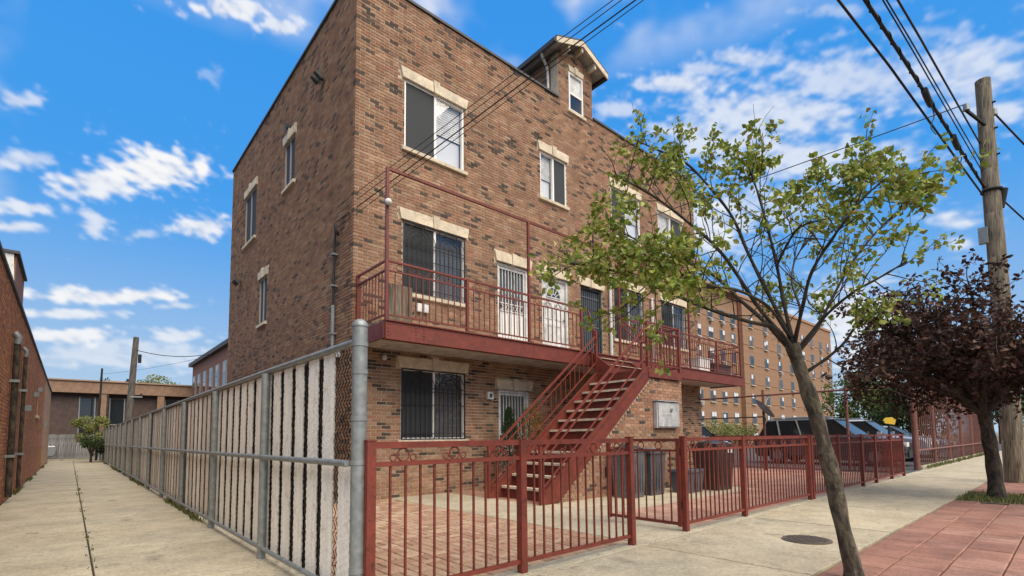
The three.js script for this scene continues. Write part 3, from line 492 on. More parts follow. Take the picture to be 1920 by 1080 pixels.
// ---------------------------------------------------------------- steel balcony across the front
const BX0 = 0.05, BX1 = 12.77, BZ = 1.12, BF = 2.96;
{
  const b = thing('steel_balcony', 'dark red steel balcony with balustrade running across the brick front', 'balcony', V(BX0, 2.66, 0.0));
  part(b, 'deck', box(BX0 + 0.02, BX1 - 0.02, BF - 0.07, BF, 0.005, BZ - 0.01), mt.concB);
  part(b, 'beam', box(BX0, BX1, 2.665, BF - 0.02, BZ - 0.008, BZ + 0.03), mt.redDull);
  part(b, 'beam', [box(BX0, BX1, BF - 0.019, BF + 0.004, BZ - 0.07, BZ + 0.06), box(BX0, BX1, 2.645, 2.664, BZ - 0.07, BZ + 0.06)], mt.redDull);
  for (const x of [BX0 - 0.02, BX1 - 0.02]) part(b, 'beam', [box(x, x + 0.04, 2.665, BF - 0.03, 0.02, BZ - 0.009)], mt.redDull);
  part(b, 'trim', box(BX0 - 0.01, BX0 + 0.06, BF - 0.028, BF + 0.012, 0.02, BZ - 0.071), mt.tan);
  part(b, 'soffit', box(BX0 + 0.03, BX1 - 0.03, 2.70, 2.73, 0.01, BZ - 0.02), mt.soffit);
  const rv = []; for (const x of [0.10, 0.60, 0.75]) for (let i = 0; i < 4; i++) rv.push(new THREE.SphereGeometry(0.013, 6, 4).translate(x, 2.72 + i * 0.055, BZ + 0.03)); part(b, 'bolt', muv(merge(rv)), mt.redDull);
  part(b, 'splice_plate', [3.3, 9.5].map((x) => box(x, x + 0.012, 2.67, BF - 0.03, BZ + 0.0305, BZ + 0.034)), mt.red);
  const top = BF + 0.98, sec = BF + 0.82, bot = BF + 0.09;
  const balu = muv(new THREE.BoxGeometry(0.015, sec - bot - 0.02, 0.015)), ym = (sec + bot) / 2;
  const post = (x, z, h) => part(b, 'post', box(x - 0.025, x + 0.025, BF + 0.005, BF + h, z - 0.025, z + 0.025), mt.red);
  const run = (a, c, z) => { // railing along x
    part(b, 'rail', box(a, c, top - 0.02, top + 0.012, z - 0.022, z + 0.022), mt.red); part(b, 'rail', box(a, c, sec - 0.012, sec + 0.012, z - 0.014, z + 0.014), mt.red); part(b, 'rail', box(a, c, bot - 0.012, bot + 0.012, z - 0.014, z + 0.014), mt.red);
    const n = Math.round((c - a) / 0.125); for (let i = 1; i < n; i++) place(b, 'baluster', balu, mt.red, mix(a, c, i / n), ym, z);
    const sc = []; for (let x = a + 0.2; x < c - 0.15; x += 0.31) sc.push(ring(x, (top + sec) / 2 - 0.004, z, 0.052, 0.006), ring(x + 0.09, (top + sec) / 2 - 0.03, z, 0.022, 0.005), ring(x - 0.09, (top + sec) / 2 - 0.03, z, 0.022, 0.005)); part(b, 'scroll', sc, mt.red);
  };
  const zr = BZ - 0.02;
  for (const [a, c] of [[0.11, 1.66], [1.71, 3.20], [3.26, 4.80], [6.27, 8.0], [8.05, 9.5], [9.55, 11.1], [11.15, 12.70]]) run(a, c, zr);
  for (const x of [1.685, 4.83, 6.245, 8.025, 11.125]) post(x, zr, 1.0);
  for (const x of [0.085, 3.23, 9.525, 12.725]) part(b, 'tall_post', box(x - 0.024, x + 0.024, BF + 0.005, 5.45, zr - 0.024, zr + 0.024), mt.red);
  part(b, 'tall_post', box(6.245 - 0.02, 6.245 + 0.02, BF + 1.001, 5.45, zr - 0.02, zr + 0.02), mt.red);
  part(b, 'canopy_rail', box(0.06, 12.75, 5.451, 5.49, zr - 0.022, zr + 0.022), mt.red);
  for (const x of [0.08, 12.73]) {
    for (const [y, t] of [[top - 0.004, 0.016], [sec, 0.012], [bot, 0.012]]) part(b, 'rail', box(x - 0.018, x + 0.018, y - t, y + t, 0.03, zr - 0.03), mt.red);
    for (let i = 1; i < 9; i++) place(b, 'baluster', balu, mt.red, x, ym, mix(0.03, zr - 0.03, i / 9));
    post(x, 0.04, 1.0);
  }
  // things standing on or fixed over the balcony
  const bd = thing('plywood_board', 'tan plywood board leaning behind the balcony railing at the house corner', 'board', V(0.5, BF + 0.001, 0.85));
  part(bd, 'sheet', box(0.22, 0.70, BF + 0.003, BF + 0.70, 0.83, 0.85).applyMatrix4(new THREE.Matrix4()), mt.tan);
  part(bd, 'batten', [box(0.25, 0.29, BF + 0.003, BF + 0.68, 0.851, 0.87), box(0.62, 0.66, BF + 0.003, BF + 0.68, 0.851, 0.87)], mt.tan);
  for (const x of [1.27, 1.42]) { const o = thing('outlet_box', x < 1.3 ? 'white outlet box on brick under the barred balcony window, beside the plywood board' : 'white outlet box with a cord below it under the barred balcony window', 'outlet box', V(x, 3.5, 0.0)); part(o, 'cover', extrude(rect(x, x + 0.11, 3.5, 3.66), 0.05, [], 0.006).translate(0, 0, 0.012), mt.white); part(o, 'cord', tube(curve([V(x + 0.05, 3.49, 0.03), V(x + 0.06, 3.3, 0.04), V(x + 0.03, 3.1, 0.05), V(x + 0.05, 2.975, 0.06)], 12), 0.006, 0.006, 5), mt.cable); }
  const ch = thing('white_cabinet', 'low white cabinet on the far end of the balcony', 'cabinet', V(10.4, BF, 0.75)); part(ch, 'carcass', box(10.3, 10.95, BF + 0.003, BF + 0.42, 0.6, 0.95), mt.white); part(ch, 'cabinet_top', box(10.27, 10.98, BF + 0.421, BF + 0.45, 0.58, 0.98), mt.white); for (const x of [10.32, 10.635]) part(ch, 'cabinet_door', box(x, x + 0.29, BF + 0.03, BF + 0.40, 0.951, 0.965), mt.whiteFrame);
  const bx = thing('storage_chest', 'dark storage chest on the balcony beside the white cabinet', 'chest', V(11.8, BF, 0.7)); part(bx, 'body', box(11.35, 12.45, BF + 0.003, BF + 0.30, 0.45, 0.9), mt.binBrown); part(bx, 'lid', box(11.32, 12.48, BF + 0.301, BF + 0.36, 0.42, 0.93), mt.binBlack);
  const sl = thing('balcony_lamp', 'small round white lamp on the tall balcony corner post', 'lamp', V(0.085, 4.84, 1.13)); part(sl, 'globe', muv(new THREE.SphereGeometry(0.055, 14, 10).translate(0.06, 4.87, 1.19)), mt.white); part(sl, 'bracket', box(0.05, 0.11, 4.84, 4.90, 1.125, 1.15), mt.galv);
  const wl = thing('wall_lamp', 'small round white lamp under the balcony beside the barred window', 'lamp', V(0.58, 2.5, 0.0)); part(wl, 'globe', muv(new THREE.SphereGeometry(0.05, 14, 10).translate(0.58, 2.53, 0.08)), mt.white); part(wl, 'bracket', box(0.55, 0.61, 2.55, 2.61, 0.004, 0.09), mt.galv);
  const bl = thing('doorbell_light', 'white square wall light left of the lower white door', 'light', V(3.05, 1.88, 0)); part(bl, 'housing', extrude(rect(2.97, 3.13, 1.88, 2.04), 0.06, [], 0.008).translate(0, 0, 0.01), mt.white); part(bl, 'lens', box(3.02, 3.08, 1.92, 2.0, 0.0785, 0.082), mt.screen);
}
// ---------------------------------------------------------------- outside stair with landing on a brick base
const RISE = 0.2, RUN = 0.25, SX = 2.25, SZ0 = 1.35, SZ1 = 2.68, LX0 = 5.0, LX1 = 6.22, LY = 2.42;
{
  const s = thing('outside_staircase', 'dark red steel staircase with light treads climbing to the balcony', 'staircase', V(2.1, 0, 2.0));
  const red = mt.redDull, sl = RISE / RUN;
  for (const [z0, z1] of [[SZ0, SZ0 + 0.03], [SZ1 - 0.03, SZ1]]) {
    part(s, 'stringer', extrude([[1.98, 0.004], [2.28, 0.004], [LX0 + 0.0, LY - 0.20], [LX0, LY + 0.04], [2.0, 0.17]], z1 - z0).translate(0, 0, z0), red);
    part(s, 'stringer', [bar(V(2.02, 0.19, (z0 + z1) / 2), V(LX0, LY + 0.05, (z0 + z1) / 2), 0.075, 0.018), bar(V(2.29, 0.012, (z0 + z1) / 2), V(LX0, LY - 0.21, (z0 + z1) / 2), 0.075, 0.018)], red);
  }
  for (let i = 0; i < 11; i++) {
    const x = SX + i * RUN, y = (i + 1) * RISE;
    const t = part(s, 'tread', box(x, x + RUN + 0.02, y - 0.022, y, SZ0 + 0.032, SZ1 - 0.032), red);
    part(t, 'nosing', box(x - 0.028, x + 0.055, y + 0.0005, y + 0.012, SZ0 + 0.04, SZ1 - 0.04), mt.stone);
    part(t, 'nosing', box(x - 0.032, x - 0.028, y - 0.03, y + 0.012, SZ0 + 0.04, SZ1 - 0.04), mt.stone);
    part(s, 'riser', box(x + 0.012, x + 0.02, y - RISE + 0.002, y - 0.024, SZ0 + 0.032, SZ1 - 0.032), red);
  }
  part(s, 'riser', box(LX0 - 0.012, LX0 - 0.004, LY - 0.22, LY - 0.06, SZ0 + 0.032, SZ1 - 0.032), red);
  part(s, 'landing', box(LX0, LX1, LY - 0.05, LY, BZ + 0.065, SZ1), red);
  part(s, 'landing_beam', [box(LX0, LX1 + 0.02, LY - 0.17, LY - 0.051, SZ1 - 0.04, SZ1 + 0.012), box(LX1 - 0.02, LX1 + 0.02, LY - 0.17, LY - 0.051, BZ + 0.065, SZ1 - 0.041)], red);
  // two upper steps from the landing to the balcony
  for (let i = 0; i < 2; i++) { const z = 1.72 - i * 0.26, y = LY + 0.18 * (i + 1); const t = part(s, 'tread', box(LX0 + 0.03, LX1 - 0.03, y - 0.022, y, z - 0.26, z), red); part(t, 'nosing', box(LX0 + 0.04, LX1 - 0.04, y + 0.0005, y + 0.012, z - 0.05, z + 0.025), mt.stone); part(s, 'riser', box(LX0 + 0.03, LX1 - 0.03, y - 0.18 + 0.002, y - 0.024, z - 0.02, z - 0.012), red); }
  for (const x of [LX0, LX1 - 0.03]) part(s, 'stringer', extrude([[-1.74, LY + 0.002], [-1.74, LY + 0.14], [-BZ - 0.07, LY + 0.56], [-BZ - 0.07, LY + 0.24], [-1.5, LY + 0.002]], 0.028).applyMatrix4(new THREE.Matrix4().makeRotationY(Math.PI / 2)).translate(x, 0, 0), red);
  // handrails of the flight
  const zf = SZ1 - 0.015, zb = SZ0 + 0.015, x0 = 1.95, hy = (x, o) => (x - 2.0) * sl + o;
  for (const [z, nb] of [[zf, 0], [zb, 21]]) {
    part(s, 'newel', box(x0 - 0.025, x0 + 0.025, 0.004, 0.95, z - 0.025, z + 0.025), mt.red);
    for (const [o, t] of [[0.86, 0.042], [0.70, 0.026], [0.28, 0.026]]) part(s, 'handrail', bar(V(x0 + 0.026, hy(x0, o), z), V(LX0 - 0.03, hy(LX0, o), z), t, t * 0.8), mt.red);
    for (let i = 1; i < nb; i++) { const x = mix(x0, LX0, i / nb); part(s, 'baluster', box(x - 0.007, x + 0.007, hy(x, 0.295), hy(x, 0.69), z - 0.007, z + 0.007), mt.red); }
  }
  // landing railing
  const tp = LY + 0.95, sc = LY + 0.80, bt = LY + 0.10, zr = SZ1 - 0.015;
  for (const [x, z] of [[LX0 - 0.002, zr], [LX1 - 0.02, zr], [LX1 - 0.02, 1.72], [LX0 - 0.002, zb]]) part(s, 'post', box(x - 0.026, x + 0.026, LY + 0.002, tp + 0.03, z - 0.026, z + 0.026), mt.red);
  for (const y of [tp, sc, bt]) { part(s, 'rail', box(LX0 + 0.026, LX1 - 0.048, y - 0.015, y + 0.015, zr - 0.015, zr + 0.015), mt.red); part(s, 'rail', box(LX1 - 0.034, LX1 - 0.006, y - 0.015, y + 0.015, 1.748, zr - 0.028), mt.red); }
  for (let i = 1; i < 10; i++) part(s, 'baluster', box(mix(LX0, LX1, i / 10) - 0.008, mix(LX0, LX1, i / 10) + 0.008, bt + 0.016, sc - 0.016, zr - 0.008, zr + 0.008), mt.red);
  for (let i = 1; i < 8; i++) { const z = mix(1.74, zr, i / 8); part(s, 'baluster', box(LX1 - 0.028, LX1 - 0.012, bt + 0.016, sc - 0.016, z - 0.008, z + 0.008), mt.red); }
  for (const x of [LX0 - 0.002, LX1 - 0.02]) for (const o of [0.0, -0.16]) part(s, 'handrail', bar(V(x, tp + o - 0.02, x < 5.5 ? zb - 0.03 : 1.69), V(x, BF + 0.96 + o, BZ + 0.035), 0.03), mt.red);
  // brick base under the flight and the landing
  const w = thing('stair_base_wall', 'pinkish brick wall filling the space under the red stair', 'wall', V(4.3, 0, 2.6));
  const zW = SZ1 - 0.045, top = (x) => Math.min(LY - 0.18, (x - 2.42) * sl - 0.06);
  const prof = [[2.42, 0.0], [6.30, 0.0], [6.30, LY - 0.18], [LX0 + 0.02, LY - 0.18], [LX0 + 0.02, LY - 0.26]];
  const core = part(w, 'core', extrude(prof, 0.22).translate(0, 0, zW - 0.23), mt.mortar);
  const st = warmTones.map((c, i) => i === 6 ? [0.10, 0.075, 0.07] : [c[0] * 1.12, c[1] * 1.05, c[2] * 1.08]);
  const br = bricksOf({ u0: 2.5, u1: 6.31, y0: 0, y1: LY - 0.185, seed: 203, darkness: 0.10, tones: st }).flatMap((b) => { const lim = 2.31 + (b.y1 + 0.05) / sl; if (b.u1 <= lim) return []; return [{ ...b, u0: Math.max(b.u0, lim), full: b.full && b.u0 >= lim }]; });
  for (const b of br) if (b.tone !== 6 && b.vary > 1.05) b.vary *= 1.1;
  const T = frame3(0, V(0, 0, zW));
  let rest = br; { const rk = br.filter((b) => b.full).slice(0, 300); const set = new Set(rk); rest = br.filter((b) => !set.has(b)); for (const b of rk) singleBrick(core, b, warmTones, T); }
  if (rest.length) part(core, 'brickwork', brickGeo(rest, T.full, st), mt.brickV, { kind: 'stuff' });
  const endT = frame3(Math.PI / 2, V(6.312, 0, 0)); part(core, 'brickwork', brickGeo(bricksOf({ u0: -(zW - 0.02), u1: -(zW - 0.23), y0: 0, y1: LY - 0.185, seed: 205 }), endT.full, st), mt.brickV, { kind: 'stuff' });
  // meter cabinet on that wall
  const pn = thing('meter_cabinet', 'pale grey metal meter cabinet fixed to the brick stair wall', 'cabinet', V(5.6, 1.22, zW));
  part(pn, 'box', extrude(rect(5.19, 6.03, 1.23, 1.76), 0.07, [], 0.008).translate(0, 0, zW + 0.012), mt.panel);
  part(pn, 'door_leaf', extrude(rect(5.22, 6.0, 1.255, 1.72), 0.012, [], 0.004).translate(0, 0, zW + 0.096), mt.panel);
  part(pn, 'lock', muv(new THREE.CylinderGeometry(0.035, 0.035, 0.03, 16).rotateX(Math.PI / 2).translate(5.68, 1.6, zW + 0.125)), mt.galv);
  part(pn, 'drip_edge', box(5.17, 6.05, 1.772, 1.785, zW + 0.004, zW + 0.13), mt.panel);
  part(pn, 'name_slot', [5.30, 5.42, 5.54, 5.66].map((x) => box(x, x + 0.08, 1.50, 1.53, zW + 0.1125, zW + 0.116)), mt.white);
}
// ---------------------------------------------------------------- dark red iron fence along the sidewalk, with its open gate
const FZ = 5.33, FH = 1.05;
function ironRun(t, xs, z) {
  const bh = 0.90 - 0.085, gb = muv(new THREE.BoxGeometry(0.014, bh - 0.02, 0.014));
  xs.forEach((x, i) => { part(t, 'post', box(x - 0.03, x + 0.03, -0.02, FH + (i % 2 ? 0.0 : 0.004), z - 0.03, z + 0.03), mt.red); part(t, 'post_cap', box(x - 0.034, x + 0.034, FH + 0.0045, FH + 0.014, z - 0.034, z + 0.034), mt.red); });
  for (let k = 0; k + 1 < xs.length; k++) {
    const a = xs[k] + 0.03, b = xs[k + 1] - 0.03; if (b - a < 0.1) continue;
    for (const [y, h] of [[FH - 0.022, 0.042], [0.905, 0.03], [0.09, 0.03]]) part(t, 'rail', box(a, b, y - h / 2, y + h / 2, z - 0.016, z + 0.016), mt.red);
    const n = Math.max(2, Math.round((b - a) / 0.11)); for (let i = 1; i < n; i++) place(t, 'bar', gb, mt.red, mix(a, b, i / n), 0.4975, z);
    const m = Math.max(2, Math.round((b - a) / 0.37)); for (let i = 0; i < m; i++) { const x = mix(a, b, (i + 0.5) / m); part(t, 'ring', [ring(x, 0.963, z, 0.042, 0.0065), ring(x + 0.075, 0.945, z, 0.022, 0.005), ring(x - 0.075, 0.945, z, 0.022, 0.005)], mt.red); }
  }
}
ironRun(thing('iron_fence', 'dark red iron fence between the galvanised corner post and the open gate', 'fence', V(-0.8, 0, FZ)), [-2.19, -0.89, 0.575], FZ);
{
  const t = thing('iron_fence', 'long dark red iron fence running from the open gate to the parking lot', 'fence', V(6.8, 0, FZ));
  ironRun(t, [1.60, 3.09, 5.52, 5.64, 7.06, 8.54, 9.55, 10.9, 12.12], FZ);
  const z0 = FZ - 0.03, zE = 0.3; for (const [y, h] of [[FH - 0.022, 0.042], [0.905, 0.03], [0.09, 0.03]]) part(t, 'rail', box(12.104, 12.136, y - h / 2, y + h / 2, zE, z0 - 0.002), mt.red);
  for (let i = 1; i < 44; i++) part(t, 'bar', box(12.113, 12.127, 0.106, 0.889, mix(zE, z0, i / 44) - 0.007, mix(zE, z0, i / 44) + 0.007), mt.red);
  for (const z of [zE, 2.0, 3.7]) part(t, 'post', box(12.09, 12.15, -0.02, FH + 0.01, z - 0.03, z + 0.03), mt.red);
}
{
  const g = thing('iron_gate', 'dark red iron gate standing open into the yard', 'gate', V(1.60, 0, 5.28)), x = 1.565, za = 4.30, zb = 5.285;
  for (const [z, n] of [[za, 'stile'], [zb, 'stile']]) part(g, n, box(x - 0.022, x + 0.022, 0.05, FH - 0.01, z - 0.022, z + 0.022), mt.red);
  for (const [y, h] of [[FH - 0.03, 0.034], [0.90, 0.026], [0.08, 0.034]]) part(g, 'rail', box(x - 0.014, x + 0.014, y - h / 2, y + h / 2, za + 0.022, zb - 0.022), mt.red);
  for (let i = 1; i < 9; i++) { const z = mix(za, zb, i / 9); part(g, 'bar', box(x - 0.007, x + 0.007, 0.098, 0.886, z - 0.007, z + 0.007), mt.red); }
  for (const z of [4.55, 4.79, 5.03]) part(g, 'ring', ring(0, 0, 0, 0.042, 0.0065).rotateY(Math.PI / 2).translate(x, 0.957, z), mt.red);
  part(g, 'hinge', [0.25, 0.85].map((y) => box(x - 0.012, x + 0.012, y, y + 0.08, zb + 0.0225, zb + 0.028)), mt.iron);
  part(g, 'latch', box(x - 0.03, x + 0.03, 0.55, 0.68, za - 0.04, za - 0.0225), mt.iron);
}
// ---------------------------------------------------------------- galvanised chain-link fence with white slats along the alley
{
  const X = -2.238, zN = 5.27, zE = -29.2, h = 1.71, t = thing('chain_link_fence', 'tall chain-link fence woven with wide white slats along the alley', 'fence', V(X, 0, -8));
  const posts = [3.34, 1.19, -1.06, -3.3, -5.5, -7.7, -9.9, -12.1, -14.3, -16.5, -18.7, -21, -23.4, -26, -29.1];
  part(t, 'end_post', [pipe(V(X, -0.05, zN), V(X, 1.80, zN), 0.048, 16)], mt.galv);
  part(t, 'post_cap', muv(new THREE.SphereGeometry(0.052, 14, 8, 0, 6.3, 0, 1.6).translate(X, 1.795, zN)), mt.galv);
  for (const y of [0.25, 0.92, 1.2, 1.5, 1.68]) part(t, 'tension_band', muv(new THREE.CylinderGeometry(0.052, 0.052, 0.03, 16).translate(X, y, zN)), mt.galv);
  const xr = X - 0.012;
  for (const z of posts) part(t, 'post', pipe(V(X - 0.04, -0.05, z), V(X - 0.04, h - 0.03, z), 0.036, 12), mt.galv);
  part(t, 'top_rail', tube([V(xr, h - 0.01, zN - 0.03), V(xr, h, 3.3), V(xr, h + 0.01, -4), V(xr, h, -14), V(xr, h, zE)], 0.024, 0.024, 10), mt.galv);
  part(t, 'middle_rail', tube([V(X - 0.06, 0.915, zN - 0.03), V(X - 0.06, 0.91, -4), V(X - 0.06, 0.90, -14), V(X - 0.06, 0.91, zE)], 0.022, 0.022, 10), mt.galv);
  part(t, 'bottom_rail', tube([V(X - 0.05, 0.10, zN - 0.03), V(X - 0.05, 0.10, -4), V(X - 0.05, 0.10, zE)], 0.02, 0.02, 8), mt.galv);
  const r = rng(77); let z = zN - 0.13, n = 0;
  const wob = (zz, y, s) => X + 0.004 + 0.010 * Math.sin(y * 124 + s) ;
  while (z > zE) { // each slat is woven through the diamonds and so has a rippled face
    const w = 0.197 + 0.015 * r(), nearS = z > -6, k = nearS ? 84 : 16, P = [], I = [], ph = r() * 6, dz = (r() - 0.5) * 0.05, lo = 0.06 + 0.03 * r(), hi = n === 0 ? 0.89 : h - 0.03;
    const cols = nearS ? 5 : 3;
    for (let i = 0; i <= k; i++) for (let c = 0; c < cols; c++) { const y = mix(lo, hi, i / k), u = c / (cols - 1); P.push(X + 0.002 + (nearS ? 0.0022 * Math.sin(y * 125 + ph + u * 9.4) : 0), y, z - w * u + dz * (i / k) + 0.004 * Math.sin(y * 30 + ph)); }
    for (let i = 0; i < k; i++) for (let c = 0; c + 1 < cols; c++) { const a = i * cols + c; I.push(a, a + 1, a + cols, a + 1, a + cols + 1, a + cols); }
    const g = new THREE.BufferGeometry(); g.setAttribute('position', new THREE.Float32BufferAttribute(P, 3)); g.setIndex(I); g.computeVertexNormals(); const uv = []; for (let i = 0; i < P.length / 3; i++) uv.push(P[3 * i + 2], P[3 * i + 1]); g.setAttribute('uv', new THREE.Float32BufferAttribute(uv, 2));
    const back = g.clone().translate(0.006, 0, 0); part(t, 'slat', merge([g, back]), n > 8 && r() < 0.2 + n * 0.012 ? mt.slatOld : mt.slat);
    const step = 0.292 + 0.01 * r();
    if (n) part(t, 'brown_slat', box(X + 0.018, X + 0.022, 0.07, h - 0.04, z - step - 0.09, z - w + 0.015), mt.brownSlat);
    z -= step; n++;
  }
  // woven wire, bay by bay
  const bays = [zN, ...posts];
  for (let b = 0; b + 1 < bays.length; b++) {
    const za = bays[b] - 0.03, zb = bays[b + 1], pitch = b < 5 ? 0.05 : 0.1, rad = b < 5 ? 0.0028 : 0.004, P = [], N = [];
    const seg = (p, q) => { const d = q.clone().sub(p).normalize(), s1 = V(1, 0, 0), s2 = d.clone().cross(s1); const c = [0, 2.09, 4.19].map((a) => s1.clone().multiplyScalar(Math.cos(a) * rad).addScaledVector(s2, Math.sin(a) * rad)); for (let i = 0; i < 3; i++) { const A = c[i], B = c[(i + 1) % 3], n = A.clone().add(B).normalize(); for (const [e, o] of [[p, A], [q, A], [q, B], [p, A], [q, B], [p, B]]) { P.push(e.x + o.x, e.y + o.y, e.z + o.z); N.push(n.x, n.y, n.z); } } };
    for (let zz = za; zz > zb; zz -= pitch) for (let y = 0.06, k = 0; y < h - 0.04; y += pitch, k++) { const zl = zz - (k % 2 ? pitch : 0), zr2 = zz - (k % 2 ? 0 : pitch); seg(V(X + 0.012, y, zl), V(X + 0.014, y + pitch, zr2)); }
    const g = new THREE.BufferGeometry(); g.setAttribute('position', new THREE.Float32BufferAttribute(P, 3)); g.setAttribute('normal', new THREE.Float32BufferAttribute(N, 3)); g.setAttribute('uv', new THREE.Float32BufferAttribute(new Float32Array(P.length / 3 * 2), 2));
    part(t, 'wire_mesh', g, mt.wire);
  }
}

// ---------------------------------------------------------------- neighbouring brick building on the left of the alley
{
  const X = -4.474, z0 = 4.9, z1 = -28.5, h = 3.76, t = thing('brick_warehouse', 'low orange brick building with pipes and a barred window beside the alley', 'building', V(-7, 0, -12));
  const LT = frame3(Math.PI / 2, V(X, 0, 0));       // local u = -z, outwards +x
  const open = [[14.0, 15.0, 1.95, 2.62]];
  const wall = part(t, 'wall', extrude(rect(-z0, -z1, -0.2, h), 0.3, open.map((o) => rect(...o))).translate(0, 0, -0.308).applyMatrix4(LT.full), M([0.52, 0.32, 0.19], { map: grainTex, bumpMap: grainBump, bumpScale: 0.004 }));
  const bl = bricksOf({ u0: -1.0, u1: 20, y0: 0, y1: h - 0.005, holes: [[13.93, 15.07, 1.87, 2.62]], seed: 301, darkness: 0.05, tones: orangeTones });
  wallBricks(wall, bl, LT, orangeTones, 300);
  part(t, 'wall', [box(-14, X - 0.31, -0.2, h - 0.02, z0 - 0.3, z0), box(-14, X - 0.31, -0.2, h - 0.02, z1, z1 + 0.3)], M([0.40, 0.17, 0.085], { map: grainTex }));
  part(t, 'roof', box(-14, X - 0.31, h - 0.4, h - 0.25, z1 + 0.31, z0 - 0.31), mt.asphalt);
  part(t, 'coping', box(X - 0.32, X + 0.03, h + 0.002, h + 0.06, z1, z0), mt.coping);
  const bulk = part(t, 'roof_house', box(-5.6, -4.62, h + 0.07, 5.0, -8.6, -6.3), M([0.36, 0.17, 0.10], { map: grainTex })); part(bulk, 'flashing', extrude([[-4.98, h + 0.07], [-4.6, h + 0.07], [-4.66, 5.02], [-4.86, 5.02]], 0.05).translate(0, 0, -6.29), mt.white); part(bulk, 'coping', box(-5.65, -4.57, 5.021, 5.08, -8.65, -6.2), mt.coping);
  const w = sub(t, 'window'), T = LT.full;
  part(w, 'sill', box(13.92, 15.08, 1.86, 1.945, -0.15, 0.05).applyMatrix4(T), mt.stone); part(w, 'pane', box(14.0, 15.0, 1.95, 2.62, -0.16, -0.15).applyMatrix4(T), mt.glass);
  part(w, 'frame', extrude(rect(14.001, 14.999, 1.951, 2.619), 0.05, [rect(14.06, 14.94, 2.0, 2.57)]).translate(0, 0, -0.14).applyMatrix4(T), mt.darkFrame);
  part(w, 'security_grille', [14.12, 14.31, 14.5, 14.69, 14.88].map((u) => box(u - 0.012, u + 0.012, 1.952, 2.6, -0.05, -0.03).applyMatrix4(T)), mt.iron);
  for (const [u, y0, y1, m, r] of [[4.35, 0.1, 2.85, mt.barkDark, 0.05], [6.6, 0.1, 2.9, mt.barkDark, 0.035]]) { part(t, 'downpipe', pipe(V(X + 0.07, y0, -u), V(X + 0.07, y1, -u), r, 10), m); part(t, 'pipe_bracket', [0.8, 2.15].map((y) => box(X + 0.002, X + 0.13, y, y + 0.05, -u - 0.07, -u + 0.07)), mt.galv); part(t, 'pipe_elbow', tube(curve([V(X + 0.07, y1, -u), V(X + 0.08, y1 + 0.12, -u), V(X + 0.02, y1 + 0.2, -u)], 8), r * 1.15, r * 1.15, 10), mt.galv); }
  for (const [u, y] of [[8.6, 1.83], [12.0, 2.4], [14.2, 2.72], [20.5, 1.75]]) part(t, 'wall_fixture', box(X + 0.004, X + 0.12, y, y + 0.14, -u - 0.08, -u + 0.08), mt.galv);
}
// ---------------------------------------------------------------- far end of the alley
{
  const t = thing('low_brick_building', 'long low building with a flat orange fascia behind the white board fence', 'building', V(-1, 0, -38));
  const z = -36, fm = M([0.33, 0.20, 0.13], { map: grainTex }), brown = M([0.10, 0.066, 0.055], { map: grainTex });
  part(t, 'wall', box(-16, 7.6, -0.2, 4.35, z - 8, z - 0.5), brown);
  part(t, 'fascia', box(-16.4, 8.0, 4.36, 5.15, z - 8.3, z), fm); part(t, 'roof_edge', box(-16.5, 8.1, 5.151, 5.24, z - 8.4, z + 0.1), M([0.30, 0.19, 0.13]));
  for (const x of [-2.15, 1.05, 4.2, -7]) part(t, 'pier', box(x, x + 0.42, -0.2, 4.359, z - 0.49, z - 0.05), fm);
  for (const x of [-3.2, -1.6, 1.6, 2.6]) { const w = sub(t, 'window'); part(w, 'pane', box(x, x + 0.75, 0.6, 4.0, z - 0.498, z - 0.47), mt.glass); part(w, 'frame', [box(x - 0.06, x - 0.001, 0.5, 4.1, z - 0.499, z - 0.42), box(x + 0.751, x + 0.81, 0.5, 4.1, z - 0.499, z - 0.42), box(x, x + 0.75, 2.2, 2.27, z - 0.469, z - 0.42)], mt.galv); }
  part(t, 'roof_vent', muv(new THREE.SphereGeometry(0.9, 16, 8, 0, 6.3, 0, 1.57).scale(1, 0.38, 1).translate(-1.2, 5.24, z - 3)), M([0.25, 0.22, 0.16])); part(t, 'chimney', box(-0.6, -0.2, 5.24, 5.75, z - 3.3, z - 2.9), mt.dark);
  const f = thing('board_fence', 'weathered white vertical board fence across the end of the alley', 'fence', V(-2, 0, -34));
  const r = rng(401), ms = [[0.55, 0.54, 0.52], [0.47, 0.46, 0.44], [0.60, 0.58, 0.55]].map((c) => M(c, { map: woodTex })), gb = muv(new THREE.BoxGeometry(0.185, 1.5, 0.025));
  for (let x = -7.5; x < 4; x += 0.195) place(f, 'board', gb, ms[Math.floor(r() * 3)], x, 0.76 + 0.03 * r(), -33.5);
  part(f, 'rail', [box(-7.6, 4, 0.35, 0.43, -33.6, -33.52), box(-7.6, 4, 1.15, 1.23, -33.6, -33.52)], ms[1]); for (let x = -7.5; x <= 4; x += 2.3) part(f, 'post', box(x - 0.05, x + 0.05, -0.1, 1.6, -33.72, -33.61), ms[1]);
}
